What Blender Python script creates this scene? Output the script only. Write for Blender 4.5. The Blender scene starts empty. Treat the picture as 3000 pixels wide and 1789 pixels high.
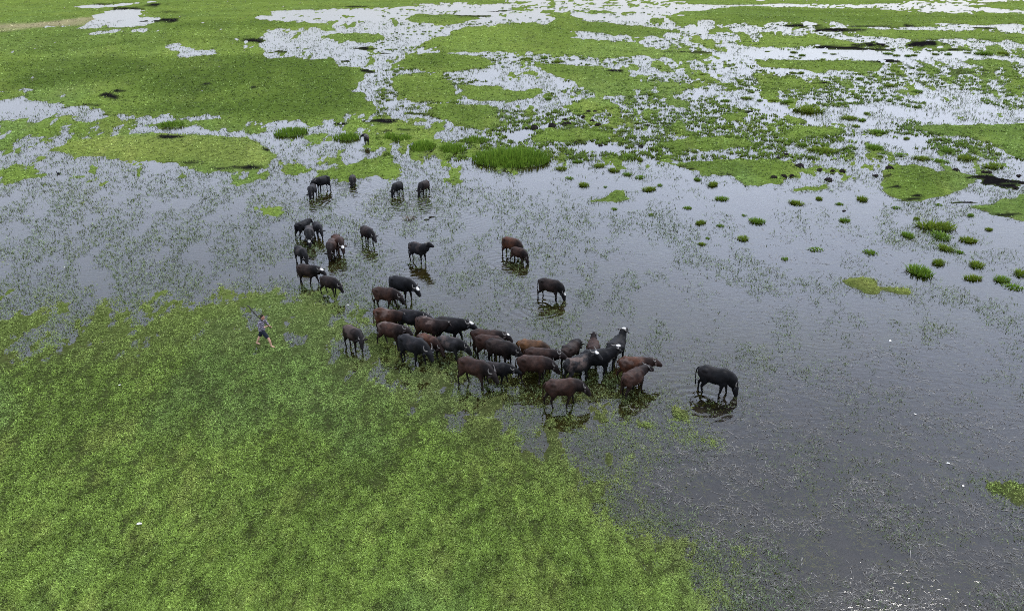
import bpy, math, random
import numpy as np
from mathutils import Vector, Matrix

random.seed(7)
RNG = np.random.default_rng(11)
R = math.radians
SC = bpy.context.scene
COL = SC.collection

# ------------------------------------------------------------------ camera
CAM_H = 16.0
PITCH = R(24.54)
cam_data = bpy.data.cameras.new('camera')
cam_data.sensor_width = 36.0
cam_data.lens = 18.0 / math.tan(R(35.0))
cam_data.clip_start = 0.5
cam_data.clip_end = 20000
cam = bpy.data.objects.new('camera', cam_data)
COL.objects.link(cam)
cam.location = (0, 0, CAM_H)
cam.rotation_euler = (R(90) - PITCH, 0, 0)
SC.camera = cam

# ------------------------------------------------------------------ sky and sun (bright overcast)
SUN_EL, SUN_AZ = R(50), R(42)
w = bpy.data.worlds.new('World')
SC.world = w
w.use_nodes = True
nt = w.node_tree
nt.nodes.clear()
def wn(t, **k):
    n = nt.nodes.new(t)
    for a, b in k.items():
        setattr(n, a, b)
    return n
out = wn('ShaderNodeOutputWorld')
bg = wn('ShaderNodeBackground')
bg.inputs['Strength'].default_value = 0.1
sky = wn('ShaderNodeTexSky', sky_type='NISHITA')
sky.sun_disc = False
sky.sun_elevation = SUN_EL
sky.sun_rotation = SUN_AZ
sky.air_density = 1.0
sky.dust_density = 1.0
tc = wn('ShaderNodeTexCoord')
sep = wn('ShaderNodeSeparateXYZ')
nt.links.new(tc.outputs['Generated'], sep.inputs[0])
ramp = wn('ShaderNodeValToRGB')
nt.links.new(sep.outputs['Z'], ramp.inputs[0])
cr = ramp.color_ramp
cr.elements[0].position = 0.0
cr.elements[0].color = (.52, .54, .59, 1)
cr.elements[1].position = 0.75
cr.elements[1].color = (.98, 1.07, 1.25, 1)
e = cr.elements.new(0.07); e.color = (.60, .64, .73, 1)
e = cr.elements.new(0.17); e.color = (1.0, 1.08, 1.30, 1)
e = cr.elements.new(0.34); e.color = (1.12, 1.27, 1.62, 1)
# soft cloud structure
nz = wn('ShaderNodeTexNoise')
nz.inputs['Scale'].default_value = 2.2
nz.inputs['Detail'].default_value = 5
mp = wn('ShaderNodeMapping')
mp.inputs['Scale'].default_value = (1, 1, 2.6)
nt.links.new(tc.outputs['Generated'], mp.inputs[0])
nt.links.new(mp.outputs[0], nz.inputs['Vector'])
mr = wn('ShaderNodeMapRange')
mr.inputs['From Min'].default_value = 0.3
mr.inputs['From Max'].default_value = 0.7
mr.inputs['To Min'].default_value = 10.5
mr.inputs['To Max'].default_value = 14.5
nt.links.new(nz.outputs['Fac'], mr.inputs['Value'])
# the cloud layer is brighter round the hidden sun
sdot = wn('ShaderNodeVectorMath', operation='DOT_PRODUCT')
sdot.inputs[1].default_value = (math.sin(SUN_AZ) * math.cos(SUN_EL), math.cos(SUN_AZ) * math.cos(SUN_EL), math.sin(SUN_EL))
nt.links.new(tc.outputs['Generated'], sdot.inputs[0])
smx = wn('ShaderNodeMath', operation='MAXIMUM'); smx.inputs[1].default_value = 0.0
nt.links.new(sdot.outputs['Value'], smx.inputs[0])
spw = wn('ShaderNodeMath', operation='POWER'); spw.inputs[1].default_value = 3.0
nt.links.new(smx.outputs[0], spw.inputs[0])
sma = wn('ShaderNodeMath', operation='MULTIPLY_ADD'); sma.inputs[1].default_value = .62; sma.inputs[2].default_value = .84
nt.links.new(spw.outputs[0], sma.inputs[0])
sml = wn('ShaderNodeMath', operation='MULTIPLY')
nt.links.new(mr.outputs[0], sml.inputs[0]); nt.links.new(sma.outputs[0], sml.inputs[1])
vm = wn('ShaderNodeVectorMath', operation='SCALE')
nt.links.new(ramp.outputs['Color'], vm.inputs[0])
nt.links.new(sml.outputs[0], vm.inputs['Scale'])
mx = wn('ShaderNodeMix', data_type='RGBA')
mx.inputs['Factor'].default_value = 0.8
nt.links.new(sky.outputs['Color'], mx.inputs['A'])
nt.links.new(vm.outputs[0], mx.inputs['B'])
nt.links.new(mx.outputs['Result'], bg.inputs['Color'])
nt.links.new(bg.outputs[0], out.inputs['Surface'])

sun_d = bpy.data.lights.new('sun', 'SUN')
sun_d.energy = 1.2
sun_d.angle = R(14)
sun_d.color = (1.0, 0.96, 0.9)
sun = bpy.data.objects.new('sun', sun_d)
COL.objects.link(sun)
sun.location = (0, 0, 60)
_sd = Vector((math.sin(SUN_AZ) * math.cos(SUN_EL), math.cos(SUN_AZ) * math.cos(SUN_EL), math.sin(SUN_EL)))
sun.rotation_euler = _sd.to_track_quat('Z', 'Y').to_euler()

SC.view_settings.view_transform = 'Standard'
SC.view_settings.look = 'None'
SC.view_settings.gamma = 1.0
SC.view_settings.exposure = 0.8
SC.view_settings.use_curve_mapping = False
SC.render.engine = 'CYCLES'
SC.cycles.max_bounces = 6
SC.cycles.diffuse_bounces = 2
SC.cycles.glossy_bounces = 2
SC.cycles.transparent_max_bounces = 8
SC.cycles.filter_width = 1.0
SC.cycles.use_denoising = False
SC.cycles.sample_clamp_indirect = 4.0

# ------------------------------------------------------------------ photo pixel (3000 x 1789) -> ground
FPX = 1500.0 / math.tan(R(35.0))
CP, SP = math.cos(PITCH), math.sin(PITCH)
def ground(u, v, z=0.0):
    u = np.asarray(u, float); v = np.asarray(v, float)
    xr = (u - 1500.0) / FPX
    yr = (v - 894.5) / FPX
    dz = -SP - yr * CP
    dy = CP - yr * SP
    dz = np.minimum(dz, -0.004)
    t = (z - CAM_H) / dz
    return xr * t, dy * t
CROPS = {'C1': (0, 0, .30327), 'C2': (750, 0, .30327), 'C3': (1500, 0, .30327), 'C4': (2250, 0, .30327),
         'G5': (0, 400, .33693), 'G6': (1500, 400, .33693), 'G7': (2250, 400, .33693), 'D': (0, 0, 1.20530),
         'A': (840, 360, .18868), 'M': (1000, 360, .20218), 'F': (0, 0, 1.0),
         'K': (1500, 1200, .39683), 'L': (2250, 1200, .39683), 'N': (2250, 850, .30327), 'Q': (0, 1300, .32953)}
def full(c, pts):
    ox, oy, s = CROPS[c]
    a = np.asarray(pts, float).reshape(-1, 2)
    return ox + a[:, 0] * s, oy + a[:, 1] * s

# ------------------------------------------------------------------ noise
def _hash(ix, iy, seed):
    h = (ix.astype(np.int64) * 374761393 + iy.astype(np.int64) * 668265263 + seed * 974711) & 0xFFFFFFFF
    h = ((h ^ (h >> 13)) * 1274126177) & 0xFFFFFFFF
    h = h ^ (h >> 16)
    return (h & 0xFFFFFF) / float(0xFFFFFF)
def vnoise(x, y, seed=0):
    ix = np.floor(x); iy = np.floor(y)
    fx = x - ix; fy = y - iy
    fx = fx * fx * (3 - 2 * fx); fy = fy * fy * (3 - 2 * fy)
    a = _hash(ix, iy, seed); b = _hash(ix + 1, iy, seed)
    c = _hash(ix, iy + 1, seed); d = _hash(ix + 1, iy + 1, seed)
    return (a + (b - a) * fx) * (1 - fy) + (c + (d - c) * fx) * fy
def fbm(x, y, seed=0, octs=4, gain=.5):
    s = 0; amp = 1; tot = 0
    for k in range(octs):
        ca, sa = math.cos(.65 + 1.9 * k + seed), math.sin(.65 + 1.9 * k + seed)
        f_ = 1.93 ** k
        s = s + amp * vnoise((x * ca - y * sa) * f_ + 17.3 * k, (x * sa + y * ca) * f_ - 9.1 * k, seed + k)
        tot += amp; amp *= gain
    return s / tot
def sstep(a, b, x):
    t = np.clip((x - a) / (b - a), 0, 1)
    return t * t * (3 - 2 * t)

# ------------------------------------------------------------------ ground plan: polygons traced on the photo and laid on the ground
# (field, value, softness factor, crop, points)
PLAN = []
def zone(field, val, crop, pts, soft=1.0):
    PLAN.append((field, val, soft, crop, pts))
def ell(field, val, crop, cx, cy, rx, ry, soft=.6):
    p = []
    for k in range(12):
        a = k * math.pi / 6
        q = 1 + .25 * math.sin(3.1 * a + cx * .37)
        p += [cx + rx * q * math.cos(a), cy + ry * q * math.sin(a)]
    zone(field, val, crop, p, soft)

# ---- broad zones
zone('cover', .33, 'D', [-900, 470, 640, 440, 700, 560, 720, 660, 640, 740, 300, 745, 0, 700, -900, 720], 4)
zone('cover', .41, 'D', [-900, 560, 200, 560, 420, 620, 300, 700, 0, 690, -900, 700], 5)
zone('cover', .22, 'D', [640, 440, 1200, 420, 1500, 420, 1640, 600, 1900, 800, 2000, 900, 1500, 980, 1300, 880, 1000, 740, 700, 700], 4)
zone('cover', .10, 'D', [1300, 420, 1650, 430, 2489, 470, 3400, 480, 3400, 700, 2489, 720, 2000, 700, 1650, 560], 4)
zone('cover', .16, 'D', [1500, 700, 2489, 720, 3600, 720, 3600, 2200, 1700, 2200, 1770, 1484, 1500, 1100], 4)
zone('cover', .47, 'D', [-900, 670, 120, 715, 300, 745, 560, 730, 700, 690, 830, 700, 860, 770, 980, 850, 700, 800, 400, 790, -900, 800], 4)
zone('cover', .88, 'D', [-1200, 2400, -1200, 800, 0, 790, 60, 790, 200, 790, 330, 800, 460, 775, 560, 770, 640, 755, 740, 775, 800, 770, 850, 800, 900, 860, 980, 890, 1040, 930,
                        1120, 960, 1180, 1000, 1260, 1020, 1330, 1060, 1370, 1100, 1420, 1130, 1460, 1180, 1500, 1220, 1560, 1260, 1620, 1300, 1690, 1350, 1740, 1400, 1760, 1484, 1800, 2400], 13)
zone('cover', .66, 'D', [-1200, 770, 200, 790, 420, 770, 640, 750, 850, 780, 950, 860, 900, 880, 700, 850, 500, 850, 300, 880, 100, 880, -1200, 900], 7)
zone('cover', .60, 'D', [800, 780, 900, 800, 960, 860, 1060, 890, 1200, 960, 1330, 1010, 1380, 1060, 1260, 1040, 1120, 1000, 980, 930, 880, 900, 820, 840], 6)
zone('cover', .55, 'D', [1270, 1005, 1400, 1020, 1520, 1000, 1560, 1060, 1620, 1100, 1560, 1200, 1640, 1290, 1560, 1270, 1480, 1180, 1400, 1090, 1330, 1050], 2.5)
zone('cover', .74, 'D', [1480, 1020, 1560, 1010, 1650, 990, 1720, 1010, 1700, 1040, 1770, 1075, 1740, 1105, 1660, 1095, 1600, 1060, 1540, 1060], 4)
zone('cover', .52, 'D', [1280, 900, 1380, 930, 1500, 930, 1600, 960, 1560, 1000, 1450, 1010, 1330, 990], 2.5)
zone('cover', .54, 'D', [1000, 850, 1150, 870, 1280, 900, 1350, 960, 1300, 1010, 1180, 990, 1050, 930], 3)
zone('cover', .72, 'D', [2380, 1170, 2489, 1150, 2560, 1190, 2489, 1240, 2410, 1215], 1.2)
zone('straw', 1.0, 'D', [1560, 1010, 1900, 880, 2489, 800, 3600, 800, 3600, 2300, 1760, 2300, 1780, 1484, 1620, 1270, 1500, 1130], 6)
zone('straw', .45, 'D', [1800, 560, 2150, 540, 2250, 620, 2200, 760, 1900, 800, 1700, 700], 5)
# ---- left middle
zone('cover', .62, 'D', [0, 415, 60, 416, 105, 432, 55, 447, 0, 452, -80, 440])
zone('cover', .56, 'D', [160, 494, 205, 482, 262, 487, 240, 500, 200, 508])
zone('cover', .36, 'D', [300, 470, 420, 452, 440, 462, 360, 480, 310, 490], 2)
zone('cover', .62, 'D', [615, 508, 680, 497, 755, 502, 770, 525, 700, 541, 640, 530])
zone('cover', .56, 'D', [690, 712, 760, 690, 830, 715, 835, 745, 780, 765, 720, 750], 1.5)
zone('cover', .45, 'D', [640, 395, 800, 370, 960, 385, 1150, 410, 1130, 470, 1000, 440, 900, 430, 700, 430], 3)
zone('cover', .92, 'D', [785, 432, 800, 415, 860, 397, 930, 398, 945, 412, 930, 425, 860, 428])
zone('cover', .75, 'D', [690, 410, 745, 402, 760, 412, 720, 420])
zone('cover', .5, 'D', [840, 335, 1000, 325, 1150, 350, 1150, 385, 1020, 378, 940, 362, 850, 355], 2)
zone('cover', .62, 'D', [900, 320, 1050, 325, 1130, 350, 1110, 372, 1000, 372, 920, 350], 2)
# ---- C1 : far left meadow
zone('cover', .71, 'C1', [-900, -300, 6000, -300, 2600, 120, 2473, 560, 2473, 1160, 1000, 1200, 800, 1140, -900, 1000])
zone('cover', .5, 'C1', [-900, 1150, 800, 1140, 1400, 1190, 1500, 1290, 1050, 1320, 650, 1420, 480, 1500, -900, 1500], 2)
zone('cover', .66, 'C1', [-900, 1170, 500, 1160, 700, 1220, 500, 1290, 300, 1330, -900, 1340], 3)
zone('cover', .06, 'C1', [900, 240, 1050, 170, 990, 120, 1150, 100, 1420, 118, 1310, 175, 1520, 192, 1390, 237, 1260, 262, 900, 257], .3)
zone('cover', .12, 'C1', [1660, 440, 1740, 428, 1840, 495, 1990, 500, 1990, 532, 1740, 545, 1710, 510], .3)
zone('cover', .12, 'C1', [500, 250, 620, 248, 610, 264, 510, 264], .3)
zone('cover', .2, 'C1', [880, 320, 1010, 308, 1010, 330, 900, 336], .3)
zone('cover', .2, 'C1', [1230, 302, 1440, 315, 1420, 324, 1240, 312], .3)
zone('cover', .15, 'C1', [740, 58, 1030, 60, 1030, 74, 740, 74], .3)
zone('cover', .15, 'C1', [1250, 28, 1320, 26, 1300, 40, 1100, 46], .3)
zone('cover', .3, 'C1', [-500, 890, 320, 860, 300, 890, -500, 915], .8)
zone('cover', .05, 'C1', [-900, 960, 0, 965, 180, 955, 330, 985, 500, 1050, 700, 1045, 840, 1068, 1000, 1112, 1160, 1112, 1000, 1130, 870, 1158, 800, 1132, 560, 1088, 430, 1120, 300, 1112, 180, 1150, 0, 1150, -900, 1150], .6)
zone('cover', .2, 'C1', [1100, 1112, 1400, 1120, 1700, 1140, 1950, 1130, 2100, 1070, 2130, 1170, 1860, 1220, 1700, 1170, 1400, 1180, 1200, 1150], .6)
zone('cover', .72, 'C1', [920, 1160, 1100, 1120, 1300, 1140, 1340, 1200, 1100, 1220, 960, 1200])
zone('cover', .74, 'C1', [1860, 1200, 2200, 1170, 2473, 1200, 2473, 1290, 2260, 1290, 2000, 1280])
zone('cover', .70, 'C1', [1530, 1210, 1720, 1160, 1850, 1210, 1700, 1260, 1560, 1250])
zone('cover', .03, 'C1', [1380, 1250, 1650, 1270, 1830, 1245, 2050, 1292, 2280, 1312, 2473, 1320, 2600, 1330, 2700, 1400, 2473, 1420, 2350, 1352, 2100, 1342, 1800, 1312, 1580, 1292], .4)
zone('cover', .98, 'D', [140, 362, 185, 348, 240, 340, 330, 325, 430, 326, 520, 330, 590, 340, 640, 352, 662, 370, 660, 392, 640, 408, 580, 410, 530, 405, 480, 400, 420, 394, 340, 380, 260, 380, 190, 374], .4)
zone('yellow', .8, 'D', [140, 355, 240, 335, 420, 325, 640, 350, 660, 390, 600, 412, 420, 396, 190, 376], 1)
zone('dry', 1.0, 'C1', [-900, 235, 0, 238, 450, 215, 900, 165, 1030, 160, 900, 232, 500, 252, 0, 305, -900, 310], .6)
zone('dark', .75, 'C1', [80, 590, 900, 555, 1700, 545, 2473, 530, 3200, 560, 3450, 700, 3460, 860, 3650, 1060, 3400, 1110, 2900, 1150, 2473, 1140, 1000, 1060, 1900, 960, 1000, 800, 300, 860, 0, 830], 1)
zone('dark', .6, 'C1', [150, 500, 500, 450, 1250, 385, 1200, 420, 700, 500, 300, 525], .6)
zone('dark', .7, 'C1', [1550, 270, 1900, 210, 2473, 190, 2900, 240, 2960, 260, 2500, 300, 1900, 300], .5)
zone('dark', .6, 'C1', [1110, 500, 1500, 440, 1600, 445, 1300, 500], .5)
zone('dark', .6, 'C1', [1950, 360, 2450, 330, 2450, 400, 2000, 400], .5)
zone('dark', .5, 'C1', [380, 345, 770, 340, 700, 355], .5)
for m in [(1240, 88, 200, 17), (1560, 208, 170, 20), (1510, 48, 140, 9), (1000, 47, 90, 7), (1680, 112, 100, 7), (1050, 932, 110, 26), (1190, 890, 60, 14),
          (830, 1015, 120, 15), (560, 1055, 60, 7), (1050, 1100, 120, 6), (1600, 1335, 120, 18), (2040, 805, 40, 8), (2440, 380, 130, 16), (1335, 930, 25, 6)]:
    ell('mud', 1, 'C1', *m)
ell('mud', 1, 'D', 590, 407, 60, 3)
ell('mud', .8, 'D', 450, 398, 40, 2)
# ---- C2
zone('cover', .94, 'C2', [-200, 530, 300, 560, 700, 610, 980, 690, 1000, 780, 980, 860, 1030, 950, 1180, 1000, 1230, 1080, 1000, 1112, 700, 1090, 430, 1150, -200, 1165], .4)
zone('cover', .62, 'C2', [430, 1120, 1000, 1100, 1400, 1130, 1550, 1250, 1200, 1290, 900, 1230, 500, 1220], 1)
zone('cover', .55, 'C2', [1000, 1150, 1600, 1130, 2473, 1180, 2473, 1300, 2300, 1240, 1900, 1230, 1500, 1300], 1)
zone('cover', .40, 'C2', [20, 122, 480, 126, 560, 180, 720, 212, 930, 240, 1000, 318, 1250, 330, 1320, 370, 1100, 402, 850, 402, 600, 352, 430, 292, 550, 232, 430, 200, 200, 192, 100, 152], .5)
zone('cover', .38, 'C2', [90, 500, 400, 482, 700, 452, 850, 468, 1110, 560, 1170, 660, 900, 635, 760, 560, 600, 540, 400, 580], .5)
zone('cover', .38, 'C2', [850, 392, 1300, 402, 1700, 330, 1950, 312, 1720, 400, 1450, 480, 1350, 560, 1450, 635, 1600, 690, 1950, 690, 2000, 740, 1700, 745, 1530, 665, 1250, 625, 1200, 720, 1000, 655, 900, 520], .6)
zone('cover', .34, 'C2', [850, 880, 1000, 870, 1150, 830, 1200, 760, 1370, 765, 1360, 905, 1480, 975, 1560, 1085, 1720, 1080, 1890, 1190, 1830, 1225, 1550, 1140, 1350, 1115, 1200, 1035, 1000, 945], .6)
zone('cover', .26, 'C2', [1380, 218, 1700, 248, 2100, 205, 2500, 165, 2500, 232, 2140, 255, 1700, 275, 1450, 252], .5)
zone('cover', .28, 'C2', [1930, 500, 2130, 478, 2330, 488, 2500, 568, 2500, 605, 2300, 588, 2160, 555], .5)
zone('cover', .26, 'C2', [1990, 710, 2200, 765, 2300, 720, 2500, 738, 2500, 836, 2200, 806, 1990, 785], .5)
zone('cover', .15, 'C2', [1500, 985, 1800, 1000, 2200, 965, 2500, 960, 2500, 985, 1900, 1010, 1600, 1010], .5)
zone('cover', .28, 'C2', [1940, 150, 2200, 100, 2500, 55, 2500, 135, 2200, 168], .5)
zone('cover', .12, 'C2', [1580, 62, 1750, 38, 2050, 28, 1850, 64], .5)
zone('cover', .2, 'C2', [780, 125, 1050, 125, 1000, 148, 830, 142], .5)
zone('cover', .2, 'C2', [-20, 345, 190, 340, 200, 375, 60, 365], .5)
zone('cover', .97, 'C2', [1400, 592, 1650, 518, 2000, 530, 2310, 590, 2200, 650, 1990, 712, 1700, 686, 1500, 642], .3)
zone('cover', .97, 'C2', [1340, 870, 1370, 740, 1600, 740, 1860, 772, 1960, 930, 1850, 975, 1600, 985, 1430, 935], .3)
zone('cover', .95, 'C2', [1700, 1035, 1900, 1018, 2300, 1060, 2320, 1185, 2100, 1208, 1850, 1165], .3)
zone('cover', .95, 'C2', [1970, 812, 2500, 842, 2500, 960, 2200, 965, 2050, 902], .3)
zone('cover', .95, 'C2', [640, 352, 800, 330, 1150, 345, 1140, 388, 900, 396], .3)
zone('cover', .95, 'C2', [1410, 192, 1600, 152, 2000, 168, 2220, 188, 1900, 225, 1550, 220], .3)
zone('cover', .95, 'C2', [-200, 195, 300, 228, 510, 250, 400, 275, -200, 310], .4)
zone('cover', .88, 'C2', [1950, 300, 2200, 262, 2500, 250, 2500, 495, 2000, 482, 1720, 412], .5)
zone('cover', .92, 'C2', [1210, 1250, 1400, 1195, 1510, 1240, 1400, 1285], .3)
for z_ in [[1400, 592, 1650, 518, 2000, 530, 2310, 590, 1990, 712], [1340, 870, 1370, 740, 1860, 772, 1960, 930, 1600, 985], [1700, 1035, 1900, 1018, 2320, 1100, 2100, 1208],
           [1410, 192, 1600, 152, 2220, 188, 1900, 225], [900, 190, 1200, 200, 1250, 250, 950, 250]]:
    zone('dark', .55, 'C2', z_)
for m in [(890, 70, 130, 10), (80, 387, 95, 14), (220, 514, 120, 11), (1000, 488, 150, 14), (1230, 411, 95, 7), (1050, 692, 75, 20), (870, 590, 90, 12), (790, 1195, 100, 14),
          (1250, 1180, 190, 18), (1450, 1268, 80, 10), (1290, 1282, 45, 9), (2350, 117, 160, 11), (2080, 160, 150, 7), (1480, 318, 75, 6), (1240, 520, 100, 8), (1510, 965, 60, 6),
          (1380, 905, 30, 8), (20, 850, 30, 8), (1670, 1105, 200, 6), (2430, 197, 60, 8), (130, 1450, 45, 14)]:
    ell('mud', 1, 'C2', *m)
# ---- C3, C4 : marsh on the right
zone('cover', .46, 'C3', [-60, -300, 6500, -300, 6500, 1484, 1300, 1410, 900, 1395, 400, 1400, 330, 1370, -60, 1270], 1)
zone('cover', .38, 'C3', [1900, 1000, 6500, 850, 6500, 1600, 2473, 1650, 1500, 1484, 1600, 1100], 2)
zone('cover', .95, 'C3', [-100, 250, 260, 236, 300, 300, 420, 235, 450, 205, 850, 195, 1100, 240, 1520, 290, 1450, 335, 1050, 335, 700, 312, 560, 300, 300, 400, 150, 450, 500, 512, -100, 512], .5)
zone('cover', .82, 'C3', [300, 400, 700, 385, 1000, 400, 1400, 480, 1800, 525, 2020, 520, 1900, 560, 1000, 560, 500, 512, 150, 460], .8)
zone('cover', .97, 'C3', [265, 620, 600, 640, 950, 680, 1160, 720, 1130, 795, 700, 785, 480, 765], .3)
zone('dark', .6, 'C3', [265, 620, 600, 640, 1160, 720, 1130, 795, 480, 765])
zone('cover', .66, 'C3', [480, 765, 1130, 790, 1900, 830, 1850, 880, 1400, 900, 1100, 940, 800, 900], 1)
zone('cover', .96, 'C3', [1600, 110, 1800, 66, 2200, 76, 2900, 88, 3500, 88, 4000, 130, 5200, 150, 5200, 245, 4000, 250, 3400, 250, 3000, 200, 2673, 192, 2473, 212, 2100, 222, 1900, 182, 1650, 162], .4)
zone('cover', .95, 'C3', [-100, 858, 330, 860, 200, 932, -100, 965], .3)
zone('cover', .95, 'C3', [515, 1050, 700, 978, 960, 980, 1010, 1060, 750, 1085], .3)
zone('cover', .97, 'C3', [1400, 1382, 1600, 1358, 2100, 1328, 2350, 1370, 2410, 1400, 2000, 1435, 1550, 1435], .3)
zone('dark', .5, 'C3', [1400, 1382, 1600, 1358, 2100, 1328, 2410, 1400, 2000, 1435, 1550, 1435])
zone('dark', .6, 'G6', [1425, 268, 1550, 228, 1800, 208, 2300, 210, 2440, 270, 2400, 330, 1950, 312, 1550, 316])
zone('dark', .6, 'G7', [975, 405, 1230, 252, 1750, 372, 1280, 562, 1050, 502])
zone('dark', .6, 'G7', [1715, 615, 2226, 535, 2800, 560, 2800, 730, 2000, 692])
zone('dark', .5, 'G6', [710, 562, 850, 478, 1005, 552, 900, 584])
zone('dark', .5, 'C4', [1430, 1232, 2300, 1188, 3200, 1210, 3200, 1420, 1900, 1302])
zone('dark', .45, 'C3', [1600, 110, 1800, 66, 5200, 150, 5200, 245, 3400, 250, 1900, 182])
zone('dark', .4, 'C3', [300, 300, 450, 205, 1100, 240, 1450, 335, 700, 312])
ell('mud', .9, 'G6', 1850, 330, 120, 7)
ell('mud', .9, 'G7', 1200, 545, 130, 12)
zone('cover', .9, 'C3', [140, 1335, 400, 1258, 700, 1258, 900, 1312, 700, 1365, 350, 1374, 200, 1362], .4)
zone('cover', .9, 'C3', [1990, 1108, 2200, 1118, 2240, 1172, 2050, 1174], .3)
zone('cover', .9, 'C3', [1455, 970, 1690, 958, 1660, 1022, 1500, 1012], .3)
zone('cover', .9, 'C3', [690, 112, 940, 108, 910, 138, 720, 138], .3)
zone('cover', .9, 'C3', [360, 132, 630, 140, 610, 182, 400, 184], .3)
zone('cover', .9, 'C3', [1690, 5, 2900, 5, 3800, -30, 3400, 45, 2473, 42, 1800, 46], .4)
zone('cover', .03, 'C3', [1390, 132, 1500, 70, 1800, 48, 2600, 44, 2600, 62, 1800, 72, 1580, 112], .3)
zone('cover', .03, 'C3', [570, 128, 1000, 140, 900, 194, 760, 192, 640, 162], .3)
zone('cover', .33, 'C3', [-60, 150, 350, 150, 310, 212, -60, 232], .4)
zone('cover', .34, 'C3', [-60, 535, 500, 528, 880, 568, 920, 602, 700, 640, 300, 615, -60, 605], .6)
zone('cover', .28, 'C3', [-60, 755, 400, 775, 620, 800, 500, 850, 350, 862, -60, 852], .5)
zone('cover', .2, 'C3', [900, 560, 1300, 545, 1500, 575, 1300, 600, 1000, 600], .6)
zone('cover', .2, 'C3', [580, 312, 700, 312, 1020, 350, 1000, 380, 760, 372, 620, 350], .5)
zone('cover', .2, 'C3', [1280, 420, 1380, 400, 1420, 450, 1300, 462], .5)
zone('cover', .2, 'C3', [2060, 545, 2180, 480, 2473, 465, 2600, 560, 2200, 600], .6)
zone('cover', .2, 'C3', [2000, 700, 2473, 620, 2473, 680, 2150, 720], .6)
zone('cover', .15, 'C3', [1640, 900, 1950, 850, 1880, 900, 1720, 1000, 1600, 950], .5)
zone('cover', .02, 'C3', [-60, 1275, 150, 1228, 420, 1205, 150, 1332, 60, 1372, -60, 1372], .3)
zone('cover', .02, 'C3', [390, 1398, 900, 1390, 1320, 1410, 1250, 1490, 380, 1490], .4)
zone('cover', .34, 'C3', [1400, 1050, 1700, 1020, 1900, 1200, 1800, 1262, 1600, 1160], .8)
ell('mud', 1, 'C3', 1760, 506, 250, 11)
ell('mud', 1, 'C3', 1055, 706, 95, 14)
ell('mud', .8, 'C3', 2250, 1080, 130, 22)
zone('cover', .97, 'C4', [-60, 392, 200, 350, 600, 360, 900, 420, 700, 445, -60, 425], .3)
zone('cover', .95, 'C4', [900, 300, 1200, 280, 1700, 302, 2000, 320, 3000, 342, 3000, 402, 1700, 385, 1000, 355], .3)
zone('cover', .98, 'C4', [-60, 590, 500, 570, 900, 570, 1110, 622, 800, 645, 350, 676, -60, 645], .3)
zone('dark', .5, 'C4', [-60, 590, 500, 570, 1110, 622, 350, 676])
zone('cover', .97, 'C4', [1790, 575, 2050, 550, 2310, 580, 2200, 604, 1850, 604], .3)
zone('cover', .76, 'C4', [-60, 730, 300, 752, 420, 800, 350, 870, -60, 950], .8)
zone('cover', .97, 'C4', [1430, 1232, 1800, 1198, 2300, 1188, 3200, 1210, 3200, 1420, 2300, 1392, 2050, 1362, 1900, 1302, 1650, 1282], .3)
zone('cover', .95, 'C4', [2225, 1432, 2400, 1388, 2900, 1420, 2900, 1500, 2300, 1490], .3)
zone('cover', .92, 'C4', [255, 1252, 450, 1240, 710, 1272, 600, 1294, 300, 1306], .3)
zone('cover', .92, 'C4', [145, 1132, 300, 1140, 440, 1192, 200, 1194], .3)
zone('cover', .9, 'C4', [2000, 28, 2900, 30, 2900, 112, 2150, 102], .4)
zone('cover', .02, 'C4', [-100, 492, 250, 470, 700, 480, 1300, 500, 1900, 490, 2010, 500, 2320, 562, 1900, 566, 1300, 572, 600, 562, -60, 565], .3)
zone('cover', .03, 'C4', [500, 332, 950, 380, 1200, 390, 1000, 402, 700, 374], .3)
zone('cover', .03, 'C4', [1000, 252, 1700, 268, 1500, 278, 1000, 272], .3)
zone('cover', .03, 'C4', [1640, 388, 2090, 400, 2080, 422, 1700, 412], .3)
zone('cover', .05, 'C4', [-60, 648, 150, 656, 500, 740, 300, 735, -60, 716], .3)
zone('cover', .05, 'C4', [1700, 250, 3000, 255, 3000, 268, 1900, 272], .3)
zone('cover', .38, 'C4', [800, 40, 2100, 40, 2473, 110, 2900, 130, 2900, 155, 2200, 130, 1000, 82, -60, 62], .4)
zone('cover', .03, 'C4', [840, 1352, 1500, 1288, 1720, 1350, 1500, 1452, 1200, 1402], .4)
for m in [(350, 262, 190, 18), (950, 250, 210, 10), (1250, 240, 110, 9), (700, 300, 270, 18), (800, 470, 420, 16), (1000, 430, 180, 25), (1500, 425, 230, 28), (1120, 582, 180, 20), (600, 570, 330, 5),
          (130, 732, 150, 12), (2150, 280, 130, 10), (1700, 480, 220, 10), (540, 782, 110, 14), (60, 500, 60, 8)]:
    ell('mud', 1, 'C4', *m)
ell('mud', .55, 'C4', 1800, 690, 180, 30)
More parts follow.
